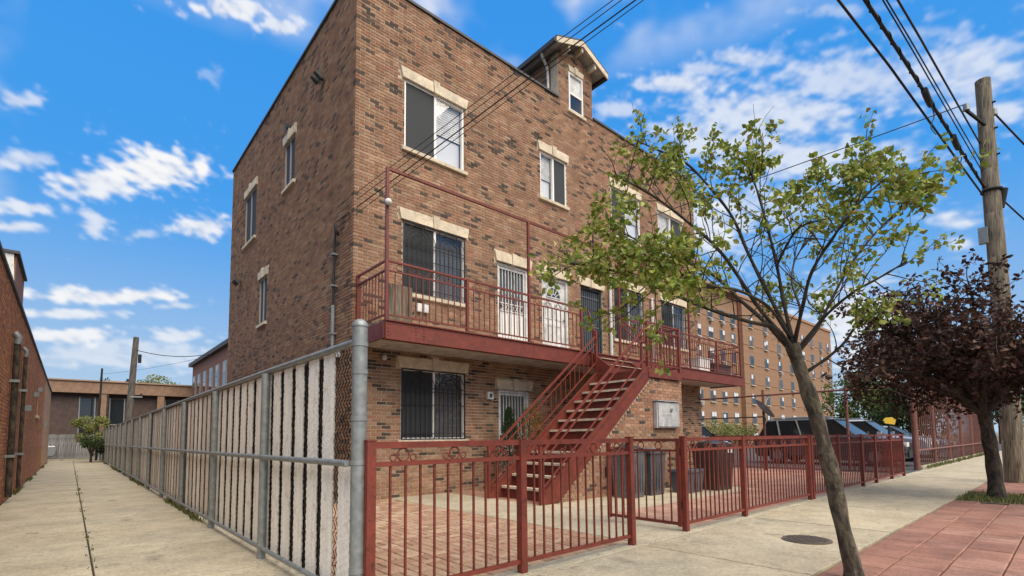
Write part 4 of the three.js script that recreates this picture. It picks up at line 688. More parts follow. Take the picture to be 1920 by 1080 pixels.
{
  const t = thing('brick_row_house', 'red brick row house with a dark cornice seen beyond the fence', 'house', V(6, 0, -30)), X = 3.0, br = M([0.33, 0.15, 0.10], { map: grainTex });
  part(t, 'wall', box(X, 11, -0.2, 6.5, -35, -22), br); part(t, 'cornice', box(X - 0.25, 11.2, 6.501, 6.75, -35.2, -21.8), mt.coping);
  for (const z of [-34, -32.2, -30.2, -28.2, -26.4, -24.4]) for (const y of [1.2, 4.2]) { const w = sub(t, 'window'); part(w, 'frame', box(X - 0.05, X - 0.002, y, y + 1.5, z - 0.45, z + 0.45), mt.greyFrame); part(w, 'pane', [box(X - 0.06, X - 0.0505, y + 0.06, y + 0.72, z - 0.39, z + 0.39), box(X - 0.06, X - 0.0505, y + 0.78, y + 1.44, z - 0.39, z + 0.39)], mt.glass); part(w, 'sill', box(X - 0.12, X - 0.002, y - 0.1, y - 0.001, z - 0.52, z + 0.52), mt.stone); }
}
function utilityPole(name, label, x, z, h, r0, r1, m, lean = [0, 0]) {
  const t = thing(name, label, 'utility pole', V(x, 0, z)), rr = rng(Math.round(x * 100 + 5000)), pts = []; for (let i = 0; i <= 14; i++) { const k = i / 14; pts.push(V(x + lean[0] * k + 0.012 * (rr() - 0.5), -0.1 + (h + 0.1) * k, z + lean[1] * k + 0.012 * (rr() - 0.5))); }
  part(t, 'shaft', tube(pts, r0, r1, 18), m); return t;
}
{ const t = utilityPole('utility_pole', 'leaning weathered wooden utility pole behind the white slat fence', -1.2, -28, 7.15, 0.20, 0.14, mt.poleGrey, [0.25, 0]); part(t, 'crossarm', box(-1.10, -0.55, 3.6, 3.68, -27.9, -27.82), mt.galv); part(t, 'insulator', [muv(new THREE.CylinderGeometry(0.05, 0.05, 0.16, 10).translate(-0.60, 3.77, -27.86)), muv(new THREE.CylinderGeometry(0.09, 0.09, 0.5, 10).translate(-0.74, 5.9, -28))], mt.dark); }
utilityPole('street_post', 'thin dark metal post beside the leaning wooden pole', -2.45, -29.0, 5.3, 0.06, 0.05, mt.dark, [0.06, 0]);
utilityPole('street_post', 'short rusty brown post right of the thin dark post', -2.05, -29.3, 3.85, 0.06, 0.05, mt.barkDark);
{ const w = thing('overhead_wire', 'single overhead wire from the leaning pole towards the brick row house', 'wire', V(-1, 6.6, -28)); part(w, 'cable', tube(sag(V(-1.0, 6.4, -27.9), V(3.2, 6.6, -27), 0.35, 20), 0.022, 0.022, 5), mt.cable); }

// ---------------------------------------------------------------- apartment block beyond the parking lot
{
  const aptBand = M([0.33, 0.18, 0.10]), t = thing('apartment_block', 'tall orange-brown brick apartment block with rows of small windows', 'building', V(75, 0, -28));
  const br = M([0.36, 0.205, 0.118], { map: grainTex }), zA = -22, zB = -22.6, n = 7, sh = 2.75;
  part(t, 'wing', box(40, 66.2, -0.3, 20.3, -42, zA - 0.6), br); part(t, 'wing', box(66.21, 104, -0.3, 20.3, -42, zA), br);
  part(t, 'parapet', box(39.9, 104.1, 20.301, 20.7, -42.1, zA + 0.15), aptBand);
  for (let f = 1; f < n; f++) { part(t, 'floor_band', box(66.2, 104.05, f * sh + 0.02, f * sh + 0.14, zA + 0.002, zA + 0.05), aptBand); part(t, 'floor_band', box(39.95, 66.1, f * sh + 0.02, f * sh + 0.14, zA - 0.598, zA - 0.55), aptBand); }
  const frameG = muv(new THREE.BoxGeometry(1.3, 1.5, 0.10)), paneG = muv(new THREE.BoxGeometry(0.57, 1.38, 0.05)), sillG = muv(new THREE.BoxGeometry(1.4, 0.08, 0.2)), acG = muv(new THREE.BoxGeometry(0.6, 0.4, 0.4)), shG = muv(new THREE.BoxGeometry(0.55, 0.55, 0.03));
  const r = rng(501), wins = []; for (const x of [43, 47.2, 51.4, 54.8, 58, 61.2, 64.4]) wins.push([x, zB]); for (const x of [68.7, 73.7, 78.8, 83.6, 89, 93.5, 98, 102]) wins.push([x, zA]);
  for (let f = 0; f < n; f++) for (const [x, z] of wins) {
    const y = 0.55 + f * sh + 0.05, w = sub(t, 'window'); place(w, 'frame', frameG, mt.greyFrame, x, y, z + 0.03);
    place(w, 'pane', paneG, mt.glass, x - 0.31, y, z + 0.08); place(w, 'pane', paneG, mt.glass, x + 0.31, y, z + 0.08); place(w, 'sill', sillG, mt.stone, x, y - 0.80, z + 0.1);
    const q = r(); if (q < 0.6) place(w, 'shade', shG, mt.blind, x - 0.31, y + 0.4 - 0.2 * (q < 0.2), z + 0.115); if (r() < 0.4) place(w, 'shade', shG, mt.blind, x + 0.31, y + 0.4, z + 0.115);
    if (r() < 0.45) place(w, 'air_conditioner', acG, mt.greyFrame, x, y - 1.1, z + 0.2);
  }
}
// ---------------------------------------------------------------- parking lot: fence, cars
{
  const FX = 15.25, t = thing('lot_fence', 'tall rust-red pipe and chain-link fence around the parking lot', 'fence', V(FX, 0, 5.06));
  const red = M([0.23, 0.085, 0.06], { map: paintTex, roughness: 0.7 });
  for (const [x, z, h] of [[FX, 5.06, 3.0], [FX + 0.22, 5.0, 3.0], [FX, 3.35, 2.6], [FX, 0.75, 2.7], [FX, -2.5, 2.6], [FX, -6, 2.6], [FX, -10, 2.6], [18.2, 5.06, 3], [21, 5.06, 3], [24, 5.06, 3], [27, 5.06, 3], [30.5, 5.06, 3], [34, 5.06, 3]]) part(t, 'post', pipe(V(x, -0.1, z), V(x, h, z), x === FX && z > 5 ? 0.075 : 0.045, 10), red);
  part(t, 'rail', pipe(V(FX, 2.5, 5.0), V(FX, 2.5, -10), 0.035, 8), red); part(t, 'rail', pipe(V(FX, 1.72, 0.7), V(FX, 1.72, -10), 0.022, 8), mt.dark); part(t, 'rail', pipe(V(FX + 0.08, 2.95, 5.06), V(34, 2.95, 5.06), 0.03, 8), red); part(t, 'rail', pipe(V(FX + 0.08, 0.55, 5.08), V(34, 0.55, 5.08), 0.03, 8), red);
  for (let x = FX + 0.45; x < 34; x += 0.3) part(t, 'picket', tube([V(x, 0.04, 5.06), V(x, 2.92, 5.06)], 0.016, 0.016, 6), red);
  part(t, 'kerb', box(FX + 0.0, 34, -0.1, 0.10, 5.12, 5.19), mt.concB);
}
function car(name, label, kind, paint, pos, turn, group) {
  const t = thing(name, label, kind.cat, V(0, 0, 0), group); const { L, H, W, hood, belt, roof } = kind;   // front looks to +z
  const pm = M(paint, { phys: true, roughness: 0.32, clearcoat: 0.8, clearcoatRoughness: 0.08, metalness: 0.25 });
  const hw = W / 2, turnY = new THREE.Matrix4().makeRotationY(-Math.PI / 2);
  // body side profile (local: u along the length, y up) extruded over the width
  const prof = [[-L / 2 + 0.02, 0.38], [-L / 2, 0.75], [-L / 2 + 0.05, belt - 0.02], [L / 2 - hood, belt], [L / 2 - 0.18, belt - 0.13], [L / 2 - 0.01, belt - 0.35], [L / 2, 0.45], [L / 2 - 0.12, 0.26], [-L / 2 + 0.15, 0.26]];
  const arch = (c) => Array.from({ length: 13 }, (_, i) => [c - 0.38 * Math.cos(Math.PI * i / 12) * -1, 0.26 + 0.44 * Math.sin(Math.PI * i / 12)]);
  const fullProf = [...prof.slice(0, 8), ...arch(L / 2 - 0.85), ...arch(-L / 2 + 0.85), prof[8]];
  const body = extrude(fullProf, W - 0.12, [], 0.06); body.translate(0, 0, -hw + 0.06);
  const toCar = new THREE.Matrix4().makeRotationY(-Math.PI / 2);
  part(t, 'body', body.applyMatrix4(toCar), pm);
  const cabin = (inset, y0, y1, list) => { // greenhouse as a tapered prism
    const P = []; const A = list.map(([u, y, n]) => [u, y, n]); const quad = (a, b, c, d) => { for (const v of [a, b, c, a, c, d]) P.push(...v); };
    const Lf = A.map(([u, y, n]) => [u, y, n]), Rt = A.map(([u, y, n]) => [u, y, -n]); const N = A.length;
    for (let i = 0; i < N; i++) { const j = (i + 1) % N; quad(Lf[i], Lf[j], Rt[j], Rt[i]); }
    for (const S of [Lf, Rt]) for (let i = 1; i + 1 < N; i++) P.push(...S[0], ...S[i], ...S[i + 1]);
    const g = new THREE.BufferGeometry(); g.setAttribute('position', new THREE.Float32BufferAttribute(P, 3)); g.computeVertexNormals(); return muv(g);
  };
  const b0 = -L / 2 + (kind.back ?? 0.12), b1 = L / 2 - hood + 0.05, r0 = -L / 2 + roof[0], r1 = L / 2 - roof[1], hr = hw - 0.24, hb = hw - 0.07;
  part(t, 'glazing', cabin(0, 0, 0, [[b0, belt - 0.03, hb], [b1, belt - 0.03, hb], [r1, H - 0.06, hr], [r0, H - 0.06, hr]]).applyMatrix4(toCar), mt.carGlass);
  part(t, 'roof', cabin(0, 0, 0, [[r0 - 0.06, H - 0.07, hr + 0.015], [r1 + 0.05, H - 0.07, hr + 0.015], [r1 - 0.25, H, hr - 0.1], [r0 + 0.12, H, hr - 0.1]]).applyMatrix4(toCar), pm);
  for (const s of [-1, 1]) {
    const pil = (u0, u1) => bar(V(u0, belt - 0.02, s * (hb + 0.004)), V(u1, H - 0.065, s * (hr + 0.006)), 0.07, 0.03);
    part(t, 'pillar', merge([pil(b0 + 0.03, r0), pil(b1 - 0.03, r1), pil((b0 + b1) / 2 - 0.1, (r0 + r1) / 2 - 0.1), pil(b0 + (b1 - b0) * 0.25, r0 + (r1 - r0) * 0.16)]).applyMatrix4(toCar), mt.darkFrame);
    part(t, 'headlight', box(L / 2 - 0.16, L / 2 + 0.01, belt - 0.36, belt - 0.22, s * (hw - 0.4), s * (hw - 0.06)).applyMatrix4(toCar), mt.whiteFrame);
    part(t, 'tail_light', box(-L / 2 - 0.012, -L / 2 + 0.06, belt - 0.32, belt - 0.1, s * (hw - 0.3), s * (hw - 0.06)).applyMatrix4(toCar), M([0.35, 0.02, 0.02], { roughness: 0.3 }));
    part(t, 'mirror', box(b1 - 0.28, b1 - 0.14, belt + 0.02, belt + 0.15, s * (hw - 0.02), s * (hw + 0.16)).applyMatrix4(toCar), pm);
    if (kind.rack) part(t, 'roof_rack', pipe(V(r0 + 0.2, H + 0.04, s * (hr - 0.1)), V(r1 - 0.2, H + 0.04, s * (hr - 0.1)), 0.02, 6).applyMatrix4(toCar), mt.galv);
    for (const u of [L / 2 - 0.85, -L / 2 + 0.85]) { const wh = sub(t, 'wheel'); part(wh, 'tyre', muv(new THREE.TorusGeometry(0.25, 0.095, 10, 24).scale(1, 1, 1.1).translate(u, 0.345, s * (hw - 0.13))).applyMatrix4(toCar), mt.rubber); part(wh, 'rim', muv(new THREE.CylinderGeometry(0.215, 0.215, 0.1, 20).rotateX(Math.PI / 2).translate(u, 0.345, s * (hw - 0.11))).applyMatrix4(toCar), mt.galv); }
  }
  part(t, 'bumper', [box(L / 2 - 0.02, L / 2 + 0.035, 0.32, 0.52, -hw + 0.2, hw - 0.2), box(-L / 2 - 0.035, -L / 2 + 0.03, 0.36, 0.56, -hw + 0.2, hw - 0.2)].map((g) => g.applyMatrix4(toCar)), mt.darkFrame);
  part(t, 'grille', box(L / 2 - 0.03, L / 2 + 0.012, 0.54, belt - 0.25, -hw + 0.45, hw - 0.45).applyMatrix4(toCar), mt.dark);
  t.position.copy(pos); t.rotation.y = turn; return t;
}
const SUV = { cat: 'car', L: 4.75, H: 1.68, W: 1.86, hood: 1.35, belt: 1.02, roof: [0.45, 2.05], rack: true }, SEDAN = { cat: 'car', L: 4.6, H: 1.44, W: 1.8, hood: 1.25, belt: 0.92, roof: [1.15, 2.0], back: 0.55 }, VAN = { cat: 'van', L: 5.4, H: 2.05, W: 1.95, hood: 1.0, belt: 1.15, roof: [0.25, 1.7] };
car('parked_suv', 'dark grey sport utility vehicle parked behind the lot fence', SUV, [0.05, 0.053, 0.06], V(17.3, -0.02, 2.25), 0, 'vehicles parked in the lot');
car('parked_suv', 'silver sport utility vehicle parked behind the dark grey one in the lot', SUV, [0.46, 0.48, 0.51], V(21.4, -0.02, 2.2), 0, 'vehicles parked in the lot');
car('parked_sedan', 'silver sedan parked in the lot next to the house', SEDAN, [0.42, 0.44, 0.47], V(19.6, -0.02, -5.2), 0.2, 'vehicles parked in the lot');
car('parked_sedan', 'bluish grey sedan parked by the lot fence along the sidewalk', SEDAN, [0.30, 0.33, 0.38], V(25.2, -0.02, 2.3), 0, 'vehicles parked in the lot');
car('parked_suv', 'black sport utility vehicle with roof rails at the back of the lot', SUV, [0.03, 0.03, 0.033], V(26, -0.02, -8), 1.2, 'vehicles parked in the lot');
car('street_car', 'grey car parked at the far end of the alley by the board fence', SEDAN, [0.30, 0.32, 0.34], V(-6.6, -0.05, -31.8), -1.4);
car('street_car', 'dark car parked far down the sidewalk street beyond the pole', SEDAN, [0.06, 0.06, 0.065], V(52, -0.13, 10.5), 1.57);
{ const p = thing('snow_plow', 'small yellow plow blade on an arm above the silver vehicle', 'plow', V(20.0, 0, 3.6)); part(p, 'blade', extrude([[0.15, 0.15], [0.5, 0.1], [0.56, 0.28], [0.42, 0.38], [0.2, 0.36], [0.1, 0.26]], 0.06).applyMatrix4(new THREE.Matrix4().makeRotationY(-0.75)).translate(19.25, 1.30, 3.35), M([0.62, 0.40, 0.03], { roughness: 0.6 })); part(p, 'arm', bar(V(19.5, 0, 3.55), V(19.5, 1.42, 3.57), 0.07), mt.darkFrame); }
{ // satellite dish on the lot fence post
  const p = V(15.2, 1.62, 0.83), t = thing('satellite_dish', 'pale satellite dish with feed arm on the lot fence post', 'satellite dish', p);
  const pts = []; for (let i = 0; i <= 8; i++) { const r = 0.42 * i / 8; pts.push(new THREE.Vector2(r + 0.001, r * r * 0.42)); }
  part(t, 'dish', muv(new THREE.LatheGeometry(pts, 28).applyQuaternion(new THREE.Quaternion().setFromUnitVectors(V(0, 1, 0), V(0.46, 0.66, 0.60).normalize())).translate(14.85, 1.95, 0.9)), mt.panel);
  part(t, 'arm', tube(curve([V(14.9, 1.75, 0.9), V(15.0, 1.62, 0.9), V(15.2, 1.55, 0.8)], 8), 0.03, 0.03, 8), mt.galv); part(t, 'feed', tube(curve([V(14.75, 1.85, 0.9), V(15.05, 2.3, 0.95), V(15.25, 2.45, 0.98)], 10), 0.015, 0.015, 6), mt.galv);
}
// ---------------------------------------------------------------- bins in the yard
function bin(name, label, x, z, w, d, h, m, lm, turn = 0) {
  const t = thing(name, label, 'bin', V(0, 0, 0)); const g = new THREE.BoxGeometry(w, h * 0.92, d, 1, 6, 1), p = g.attributes.position; for (let i = 0; i < p.count; i++) { const k = 0.84 + 0.16 * (p.getY(i) / (h * 0.92) + 0.5); p.setX(i, p.getX(i) * k); p.setZ(i, p.getZ(i) * k); } g.computeVertexNormals();
  part(t, 'body', muv(g.translate(0, h * 0.46 + 0.005, 0)), m); part(t, 'rim', [extrude(rect(-w / 2 - 0.02, w / 2 + 0.02, -d / 2 - 0.02, d / 2 + 0.02), 0.05, [rect(-w / 2 + 0.01, w / 2 - 0.01, -d / 2 + 0.01, d / 2 - 0.01)]).applyMatrix4(new THREE.Matrix4().makeRotationX(-Math.PI / 2)).translate(0, h * 0.87, 0)], m);
  const L = new THREE.SphereGeometry(0.5, 16, 6, 0, 6.3, 0, 1.57).scale(w + 0.03, h * 0.12, d + 0.03).translate(0, h * 0.927, 0); part(t, 'lid', muv(L), lm); part(t, 'rib', [-0.28, -0.09, 0.09, 0.28].map((k) => box(w * k - 0.012, w * k + 0.012, h * 0.1, h * 0.8, d * 0.47, d * 0.49)), m);
  part(t, 'lid_handle', box(-0.07, 0.07, h * 0.98, h * 0.995, -0.02, 0.02), lm); t.position.set(x, 0, z); t.rotation.y = turn; return t;
}
bin('trash_bin', 'tall grey trash bin with a black lid nearest the stair foot', 3.80, 3.0, 0.46, 0.44, 0.92, mt.binGrey, mt.binBlack, 0.1);
bin('trash_bin', 'dark grey trash bin behind the gate post, beside the black-lidded bin', 4.42, 3.0, 0.46, 0.44, 0.86, M([0.10, 0.10, 0.11], { roughness: 0.5, map: paintTex }), mt.binGrey, -0.06);
bin('recycling_tub', 'low grey tub standing by the brown bin', 5.24, 3.3, 0.58, 0.4, 0.44, M([0.115, 0.125, 0.145], { roughness: 0.5, map: paintTex }), mt.binGrey);
{ const b = bin('brown_bin', 'tall brown wheeled bin with two white stickers', 6.05, 3.42, 0.62, 0.55, 0.98, mt.binBrown, mt.binBlack, -0.1); bases.set(b, V(0, 0, 0)); part(b, 'sticker', [box(0.08, 0.14, 0.72, 0.83, 0.276, 0.280), box(0.18, 0.24, 0.72, 0.83, 0.276, 0.280)], mt.white); for (const s of [-1, 1]) part(b, 'wheel', muv(new THREE.CylinderGeometry(0.09, 0.09, 0.05, 14).rotateZ(Math.PI / 2).translate(s * 0.27, 0.092, -0.25)), mt.rubber); }

// ---------------------------------------------------------------- vegetation
function leafMat(o = {}) { return new THREE.MeshPhysicalMaterial({ color: 0xffffff, vertexColors: true, roughness: 0.75, transmission: 0.35, thickness: 0, side: THREE.DoubleSide, specularIntensity: 0.4, ...o }); }
const greenLeaf = leafMat(), plumLeaf = leafMat({ transmission: 0.15 });
class Leaves { // folded pointed leaves collected into one mesh
  constructor() { this.P = []; this.C = []; }
  add(p, dir, len, wid, rgb, up = V(0, 1, 0)) {
    const s = dir.clone().cross(up); if (s.lengthSq() < 1e-3) s.set(1, 0, 0); s.normalize(); const n = s.clone().cross(dir).normalize();
    const a = p, m = p.clone().addScaledVector(dir, len * 0.5), e = p.clone().addScaledVector(dir, len).addScaledVector(n, -len * 0.12);
    const l = m.clone().addScaledVector(s, wid / 2).addScaledVector(n, wid * 0.22), r = m.clone().addScaledVector(s, -wid / 2).addScaledVector(n, wid * 0.22);
    const l2 = l.clone().lerp(e, 0.55).addScaledVector(s, wid * 0.13), r2 = r.clone().lerp(e, 0.55).addScaledVector(s, -wid * 0.13);
    for (const v of [a, l, m, m, l, l2, m, l2, e, a, m, r, m, r2, r, m, e, r2]) { this.P.push(v.x, v.y, v.z); this.C.push(...rgb); }
  }
  geo() { const g = new THREE.BufferGeometry(); g.setAttribute('position', new THREE.Float32BufferAttribute(this.P, 3)); g.setAttribute('color', new THREE.Float32BufferAttribute(this.C, 3)); g.setAttribute('uv', new THREE.Float32BufferAttribute(new Float32Array(this.P.length / 3 * 2), 2)); g.computeVertexNormals(); return g; }
}
const rv3 = (r) => { let v; do v = V(r() * 2 - 1, r() * 2 - 1, r() * 2 - 1); while (v.lengthSq() > 1 || v.lengthSq() < 0.01); return v.normalize(); };
function wander(p, dir, L, n, r, bend, lift) { const o = [p.clone()], d = dir.clone(); let q = p.clone(); for (let i = 0; i < n; i++) { d.addScaledVector(rv3(r), bend).add(V(0, lift, 0)).normalize(); q = q.clone().addScaledVector(d, L / n); o.push(q); } return o; }
{ // young spring tree on the paver strip, its limbs read from the photograph and spread in depth
  const t = thing('street_tree', 'slender young tree with sparse yellow-green spring leaves in front of the house', 'tree', V(0.77, 0, 7.14)), r = rng(901);
  const wood = [], lv = new Leaves(), L = (list) => list.map(([x, y, d]) => atD(x, y, d));
  const trunk = L([[1604, 1100, 3.68], [1598, 1060, 3.68], [1578, 980, 3.68], [1562, 900, 3.68], [1544, 830, 3.68], [1527, 770, 3.68], [1510, 720, 3.68], [1496, 680, 3.68], [1485, 645, 3.68]]);
  trunk[0].y = -0.04;
  wood.push(tube(curve(trunk, 40), (k) => mix(0.060, 0.045, k) + 0.004 * Math.sin(k * 21) + 0.003 * Math.sin(k * 47) + 0.03 * Math.exp(-k * 26), 0, 14));
  const limbs = [
    [[1500, 690, 3.68], [1462, 622, 3.6], [1400, 602, 3.45], [1330, 580, 3.35], [1250, 546, 3.25], [1180, 516, 3.2], [1115, 500, 3.15], [1060, 492, 3.1]],
    [[1490, 665, 3.68], [1430, 600, 3.8], [1385, 560, 3.9], [1345, 522, 4.0], [1300, 496, 4.1], [1240, 475, 4.15], [1190, 448, 4.2], [1140, 425, 4.2]],
    [[1485, 650, 3.68], [1425, 580, 3.7], [1380, 512, 3.65], [1345, 465, 3.6], [1300, 425, 3.6], [1250, 385, 3.55], [1195, 350, 3.5], [1150, 330, 3.5]],
    [[1488, 645, 3.68], [1445, 560, 3.8], [1405, 480, 3.9], [1372, 405, 4.0], [1325, 345, 4.05], [1285, 305, 4.1], [1230, 280, 4.1], [1190, 262, 4.1]],
    [[1486, 640, 3.68], [1470, 570, 3.75], [1455, 490, 3.8], [1440, 430, 3.85], [1425, 375, 3.9], [1410, 330, 3.95], [1398, 300, 3.95]],
    [[1490, 640, 3.68], [1505, 575, 3.55], [1520, 515, 3.45], [1545, 470, 3.4], [1580, 420, 3.3], [1620, 370, 3.25], [1660, 335, 3.2]],
    [[1496, 660, 3.68], [1530, 620, 3.75], [1555, 570, 3.85], [1590, 505, 3.95], [1630, 450, 4.0], [1680, 400, 4.05], [1740, 358, 4.1]],
    [[1500, 650, 3.68], [1550, 590, 3.6], [1600, 548, 3.5], [1650, 520, 3.45], [1700, 490, 3.4]],
    [[1508, 700, 3.68], [1555, 668, 3.62], [1585, 640, 3.58], [1605, 612, 3.55], [1640, 590, 3.5]],
    [[1480, 630, 3.68], [1440, 575, 3.4], [1385, 545, 3.2], [1330, 535, 3.05], [1290, 520, 2.95], [1240, 500, 2.9], [1180, 470, 2.85]],
    [[1492, 640, 3.68], [1500, 580, 4.0], [1485, 530, 4.3], [1490, 490, 4.5], [1510, 455, 4.6]],
    [[1455, 500, 3.8], [1475, 460, 3.7], [1495, 430, 3.6], [1520, 415, 3.55]],
  ];
  const tones = [[0.33, 0.36, 0.05], [0.25, 0.30, 0.045], [0.42, 0.42, 0.075], [0.19, 0.24, 0.04], [0.36, 0.29, 0.08], [0.52, 0.50, 0.15]], limbWood = []; let bias = 0;
  const dens = (p) => fbm(p.x * 1.9 + 7, p.y * 1.9 + p.z * 1.3, 2, 905), cluster = (p, dir, n, s) => { const q = dens(p) + bias; if (q < 0.31) return; n = Math.round(n * (1.1 + 2.4 * sstep(0.40, 0.60, q))); for (let i = 0; i < n; i++) { const d = dir.clone().multiplyScalar(0.5).addScaledVector(rv3(r), 0.9).add(V(0, -0.45, 0)).normalize(); const k = 0.75 + 0.5 * r(); lv.add(p.clone().addScaledVector(rv3(r), s + 0.05 * r()), d, (0.034 + 0.024 * r()), 0.025 + 0.012 * r(), tones[Math.floor(r() * 6)].map((c, i) => c * k * [0.78, 0.86, 0.85][i]), rv3(r)); } };
  limbs.forEach((pts, li) => {
    bias = [-0.05, -0.03, -0.02, 0, 0, 0.05, 0.06, 0, 0, -0.07, -0.02, -0.02][li];
    const c = curve(L(pts), 36), len = c.reduce((s, p, i) => i ? s + p.distanceTo(c[i - 1]) : 0, 0), r0 = li < 9 ? 0.018 - 0.0006 * li : 0.012;
    limbWood.push(tube(c, (k) => mix(r0, 0.006, Math.pow(k, 0.75)) + 0.0012 * Math.sin(k * 40), 0, 8));
    const nSub = Math.round(len * 12);
    for (let i = 0; i < nSub; i++) {
      const k = 0.24 + 0.76 * (i + r()) / nSub, at = c[Math.min(35, Math.floor(k * 36))], tan = c[Math.min(36, Math.floor(k * 36) + 1)].clone().sub(at).normalize();
      const dir = tan.clone().multiplyScalar(0.75).addScaledVector(rv3(r), 0.85).add(V(0, 0.12, 0)).normalize(), Ls = (0.18 + 0.42 * r()) * (1.15 - 0.45 * k);
      const sb = wander(at, dir, Ls, 6, r, 0.22, 0.03); limbWood.push(tube(sb, 0.0045, 0.002, 5, false));
      for (let j = 2; j <= 6; j++) {
        if (r() < 0.5) { const tw = wander(sb[j], sb[j].clone().sub(sb[j - 1]).normalize().addScaledVector(rv3(r), 0.8).normalize(), 0.08 + 0.14 * r(), 3, r, 0.25, 0.0); limbWood.push(tube(tw, 0.002, 0.0012, 4, false)); if (k > 0.36 && r() < 0.82) cluster(tw[3], tw[3].clone().sub(tw[2]).normalize(), 4 + Math.floor(4 * r()), 0.02); }
        if (k > 0.42 && r() < 0.42) cluster(sb[j], dir, 2 + Math.floor(3 * r()), 0.015);
      }
      if (k > 0.3) cluster(sb[6], dir, 4 + Math.floor(4 * r()), 0.02);
    }
    cluster(c[36], c[36].clone().sub(c[35]).normalize(), 8, 0.03);
  });
  part(t, 'trunk', wood, mt.bark); part(t, 'limb', limbWood, mt.limb, { kind: 'stuff' });
  part(t, 'crown', lv.geo(), greenLeaf);
}
{ // purple-leaved plum further along the strip
  const base = V(7.66, -0.02, 7.37), t = thing('plum_tree', 'round purple-leaved plum tree in the grassy pit beside the utility pole', 'tree', base), r = rng(911), wood = [], lv = new Leaves();
  const top = V(7.58, 1.45, 7.3); wood.push(tube(curve([base.clone().add(V(0, -0.05, 0)), V(7.66, 0.5, 7.36), V(7.62, 1.0, 7.33), top], 20), (k) => mix(0.105, 0.085, k) + 0.006 * Math.sin(k * 23) + 0.04 * Math.exp(-k * 14), 0, 14));
  const C = V(7.5, 2.4, 7.05), R = V(2.4, 1.42, 2.3), tips = [];
  for (let i = 0; i < 19; i++) {
    const a = i * 2.4 + r(), el = -0.35 + 1.25 * r(), e = C.clone().add(V(Math.cos(a) * Math.cos(el) * R.x * 0.8, Math.sin(el) * R.y * 0.85, Math.sin(a) * Math.cos(el) * R.z * 0.8));
    const m1 = top.clone().lerp(e, 0.35).add(V(0, 0.22, 0)), c = curve([top.clone().add(V(0, -0.1, 0)), m1, top.clone().lerp(e, 0.7).add(V((r() - 0.5) * 0.3, 0.1, (r() - 0.5) * 0.3)), e], 18); wood.push(tube(c, 0.05, 0.01, 7));
    for (let k = 5; k <= 18; k++) for (let q = 0; q < 3; q++) { const s = wander(c[k], rv3(r).add(V(0, 0.15, 0)).normalize(), 0.3 + 0.45 * r(), 5, r, 0.25, 0.01); wood.push(tube(s, 0.008, 0.003, 4, false)); tips.push(s[2], s[3], s[4], s[5]); }
  }
  const cl = [[0.055, 0.026, 0.02], [0.04, 0.019, 0.016], [0.078, 0.036, 0.026], [0.065, 0.04, 0.024], [0.11, 0.058, 0.04]];
  for (const p of tips) { const q = p.clone().sub(C); const e = (q.x / R.x) ** 2 + (q.y / R.y) ** 2 + (q.z / R.z) ** 2; if (e > 1.25 && r() < 0.75) continue; if (q.y < -1.05) continue; const n = 4 + Math.floor(4 * r()); for (let i = 0; i < n; i++) { const k = 0.7 + 0.7 * r(); lv.add(p.clone().addScaledVector(rv3(r), 0.11 * Math.cbrt(r())), rv3(r).add(V(0, -0.25, 0)).normalize(), 0.07 + 0.045 * r(), 0.04 + 0.02 * r(), cl[Math.floor(r() * 5)].map((v) => v * k), rv3(r)); } }
  part(t, 'trunk', wood, mt.barkDark); part(t, 'crown', lv.geo(), plumLeaf);
}
function leafyTree(name, label, base, h, rx, ry, n, size, tones, seed, group, trunkH = 0.35, category = 'tree') {
  const t = thing(name, label, category, base, group), r = rng(seed), wood = [], lv = new Leaves(), C = base.clone().add(V(0, h - ry, 0)), tr = base.clone().add(V(0, h * trunkH, 0));
  wood.push(tube([base.clone().add(V(0, -0.1, 0)), base.clone().lerp(tr, 0.5).add(V(0.03 * h * (r() - 0.5), 0, 0)), tr], h * 0.022, h * 0.016, 8));
  const lobes = []; for (let i = 0; i < 9; i++) { const a = i * 2.4, e = C.clone().add(V(Math.cos(a) * rx * 0.62 * (0.5 + r() * 0.7), ry * (r() * 1.4 - 0.6), Math.sin(a) * rx * 0.62 * (0.5 + r() * 0.7))); lobes.push([e, rx * (0.28 + 0.22 * r())]); wood.push(tube([tr.clone().add(V(0, -h * 0.02, 0)), tr.clone().lerp(e, 0.5).add(V(0, 0.04 * h, 0)), e], h * 0.009, h * 0.003, 5)); }
  for (let i = 0; i < n; i++) { const [e, lr] = lobes[i % 9], p = e.clone().addScaledVector(rv3(r), lr * Math.cbrt(0.15 + 0.85 * r())); const k = 0.65 + 0.7 * r(); lv.add(p, rv3(r), size * (0.7 + 0.6 * r()), size * 0.55, tones[Math.floor(r() * tones.length)].map((v) => v * k), rv3(r)); }
  part(t, 'trunk', wood, mt.barkDark); part(t, 'crown', lv.geo(), greenLeaf); return t;
}
const spring = [[0.12, 0.16, 0.03], [0.09, 0.13, 0.025], [0.17, 0.19, 0.05]], deep = [[0.045, 0.075, 0.02], [0.06, 0.09, 0.025], [0.035, 0.06, 0.02]], pale = [[0.22, 0.24, 0.07], [0.16, 0.19, 0.05], [0.28, 0.27, 0.09]];
leafyTree('leafy_bush', 'pale yellow-green bush leaning over the far end of the alley', V(-2.75, 0, -26.5), 2.5, 0.85, 1.1, 2200, 0.11, pale, 921, undefined, 0.15, 'bush');
leafyTree('leafy_bush', 'dark green bush low against the end of the slat fence', V(-2.75, 0, -25.3), 1.5, 0.6, 0.65, 1200, 0.10, deep, 923, undefined, 0.2, 'bush');
leafyTree('backyard_tree', 'pale green tree rising behind the red brick row house', V(2.6, -0.3, -47), 6.9, 1.9, 1.6, 1800, 0.2, pale, 925);
